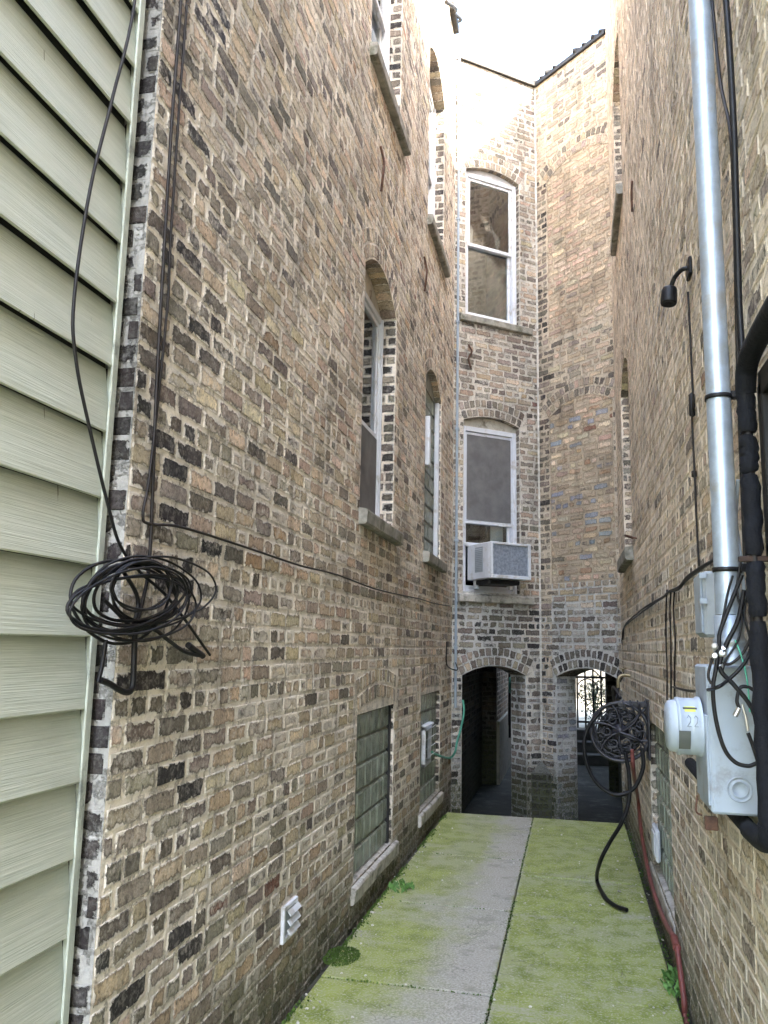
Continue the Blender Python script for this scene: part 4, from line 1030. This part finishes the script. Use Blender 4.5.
for k in range(4): b.tube([RC+Vector((.02+.045*k, -.03, .20)), RC+Vector((.03+.045*k, -.05, .165)), RC+Vector((.05+.04*k, -.03, .12))], .006, 5, per=3)
b.abox(.165, .179, -.09, .09, -.16, .21, 0, .004)
b.build('bracket', PLAST, hr)
h = lambda x, y: ony(x, y, 5.45)
fixed([h(600, 712), h(588, 728), h(584, 748), h(590, 772), h(602, 788), h(618, 795), h(634, 788), h(643, 768), h(642, 748)], .0125, BLACK, 'hose_loop', 'black rubber hose loop hanging round under the hose reel', 'hose')
fixed([h(625, 752), h(629, 775), h(629, 800), h(622, 822), ony(610, 842, 5.5), ony(600, 862, 5.55), onz(597, 880, .013), onz(605, 897, .013), onz(616, 906, .013), onz(627, 910, .016)], .0125, BLACK, 'garden_hose', 'black rubber hose from the reel trailing to its cut end on the green paving', 'hose')
rx_ = L_(.442)
fixed([h(632, 750), ony(634, 775, 5.55), rx_(638, 800), rx_(641, 830), rx_(646, 860), rx_(652, 886), rx_(660, 910), rx_(668, 928), rx_(675, 940), rx_(679, 962), rx_(684, 1000), rx_(688, 1030), (.43, 2.8, .02), (.43, 2.0, .015)], .0125, RED, 'red_hose', 'dull red rubber hose running down from the reel and along the right wall foot', 'hose')
cp_ = MB(); cp_.tube([rx_(674, 938), rx_(677, 948)], .019, 10, sm=False); tag(cp_.build('hose_coupling', RED), 'ribbed red coupling at the bend of the red hose', 'coupling')
sp = thing('hose_tap', 'small brass garden tap above the hose reel by the right arch', 'tap')
b = MB(); b.tube([(.468, 7.2, 1.30), (.40, 7.2, 1.30), (.37, 7.19, 1.26), (.37, 7.19, 1.18)], .014, 8); b.build('spout', BRASS, sp)
b = MB(); b.lathe((.41, 7.2, 1.33), (0, 0, 1), [(0, .008), (.02, .008), (.022, .03), (.03, .03), (.03, 0)], 10); b.build('handle', BRASS, sp)
fixed([(.37, 7.19, 1.20), (.33, 7.0, 1.10), (.28, 6.2, 1.22), (.27, 5.75, 1.26), (.30, 5.62, 1.20)], .010, BLACK, 'hose_link', 'short black hose arching from the tap into the top of the reel', 'hose')

# ------------------------------------------------------------------ plants and litter
def clump(name, c, rx, ry, h, n, sz, m, label, cat):
    b_ = MB()
    for i in range(n):
        a = rnd.random()*6.28; r = rnd.random()**.5; p = Vector((c[0]+rx*r*cos(a), c[1]+ry*r*sin(a), c[2]+h*(1-r*r)*rnd.random()))
        d = Vector((rnd.gauss(0, .6), rnd.gauss(0, .6), 1)).normalized(); e_ = d.cross(Vector((rnd.random()-.5, rnd.random()-.5, .1))).normalized(); s = sz*rnd.uniform(.6, 1.4)
        b_.face([p, p+d*s*.5+e_*s*.28, p+d*s, p+d*s*.5-e_*s*.28])
    return tag(b_.build(name, m), label, cat)
q = onz(341, 957, 0); clump('moss_tuft', q, .09, .13, .015, 1500, .010, MOSS, 'bright green moss cushion on the paving near the white vent', 'moss')
q = onz(402, 890, 0); clump('weed', q, .07, .08, .02, 34, .045, LEAF, 'small leafy weed lying by the left basement sill', 'weed')
q = onz(668, 988, 0); clump('weed', (q.x+.02, q.y, 0), .04, .12, .07, 70, .035, LEAF, 'green weed growing by the red hose at the right edge of the paving', 'weed')
gm_ = MB()
for i in range(5200):
    r = rnd.random(); y = rnd.uniform(2.7, 7.84)
    if noise.noise(Vector((y*1.7, r > .55, 0))) < -.05: continue
    if r < .55: x = -1.17+abs(rnd.gauss(0, .022)); zz = -.02 if x < -1.15 else .0
    elif r < .70: x = -.366+rnd.gauss(0, .006); zz = -.008
    elif r < .8: y = rnd.choice([3.9, 5.1, 6.3])+rnd.gauss(0, .006); x = rnd.uniform(-1.15, -.37); zz = -.008
    else: x = .437+rnd.gauss(0, .016); zz = -.02
    p = Vector((x, y, zz)); d = Vector((rnd.gauss(0, .7), rnd.gauss(0, .7), 1)).normalized(); e_ = d.cross(Vector((rnd.random()-.5, rnd.random()-.5, .1))).normalized(); s = rnd.uniform(.006, .016)
    gm_.face([p, p+d*s*.5+e_*s*.4, p+d*s, p+d*s*.5-e_*s*.4])
tag(gm_.build('ground_moss', MOSS), 'low dark moss growing in the joints and along the foot of both walls', 'moss', kind='stuff')
pb = MB()
for i in range(230):
    x = rnd.uniform(-1.14, .41) if rnd.random() < .4 else (rnd.uniform(-1.19, -1.05) if rnd.random() < .6 else rnd.uniform(.38, .46)); y = rnd.uniform(2.6, 7.8); s = rnd.uniform(.003, .009)
    pb.lathe((x, y, .004 if -1.14 < x < .41 else -.03), (rnd.uniform(-.3, .3), rnd.uniform(-.3, .3), 1), [(-s*.4, s*.5), (0, s), (s*.5, s*.6), (s*.6, 0)], 5, smooth=False)
for (x, y) in ((372, 913), (603, 905), (642, 903), (619, 892), (380, 908)):
    q = onz(x, y, 0); s = .014; pb.lathe(q+VZ*.004, (.1, .2, 1), [(-.003, s*.5), (0, s), (s*.4, s*.6), (s*.5, 0)], 6, smooth=False)
tag(pb.build('grit', PEB), 'scattered pale grit and mortar crumbs on the paving', 'grit', kind='stuff')

# ------------------------------------------------------------------ camera, light, world
cam = bpy.data.cameras.new('camera'); co = bpy.data.objects.new('camera', cam); link(co)
Rm = Matrix(((_dx.x, -_dx.y, -_dx.z), (_dy.x, -_dy.y, -_dy.z), (_up.x, -_up.y, -_up.z)))
co.matrix_world = Matrix.Translation(CAM) @ Rm.to_4x4()
cam.sensor_fit = 'HORIZONTAL'; cam.sensor_width = 36; cam.lens = F/768*36; cam.clip_start = .05; cam.clip_end = 1500
SC.camera = co
sd_ = Vector((1, -.8, 1.5)).normalized()
sun = bpy.data.lights.new('sun', 'SUN'); sun.energy = 2.0; sun.angle = radians(.5); sun.color = (1, .88, .70)
so = bpy.data.objects.new('sun', sun); link(so); so.rotation_euler = sd_.to_track_quat('Z', 'Y').to_euler(); so.location = (5, -3, 14)
W = bpy.data.worlds.new('World'); SC.world = W; W.use_nodes = True; nt = W.node_tree
bg = nt.nodes['Background']; sk = nt.nodes.new('ShaderNodeTexSky'); sk.sky_type = 'NISHITA'; sk.sun_disc = False
sk.sun_elevation = math.asin(sd_.z); sk.sun_rotation = math.atan2(sd_.x, sd_.y); sk.air_density = 1.2; sk.dust_density = 3.0; sk.ozone_density = .5
nt.links.new(sk.outputs[0], bg.inputs[0]); bg.inputs[1].default_value = .145
SC.render.engine = 'CYCLES'; SC.cycles.max_bounces = 10; SC.cycles.diffuse_bounces = 6; SC.cycles.transparent_max_bounces = 12
SC.view_settings.view_transform = 'Standard'; SC.view_settings.look = 'None'; SC.view_settings.gamma = 1; SC.view_settings.exposure = 4.15; SC.view_settings.use_curve_mapping = False
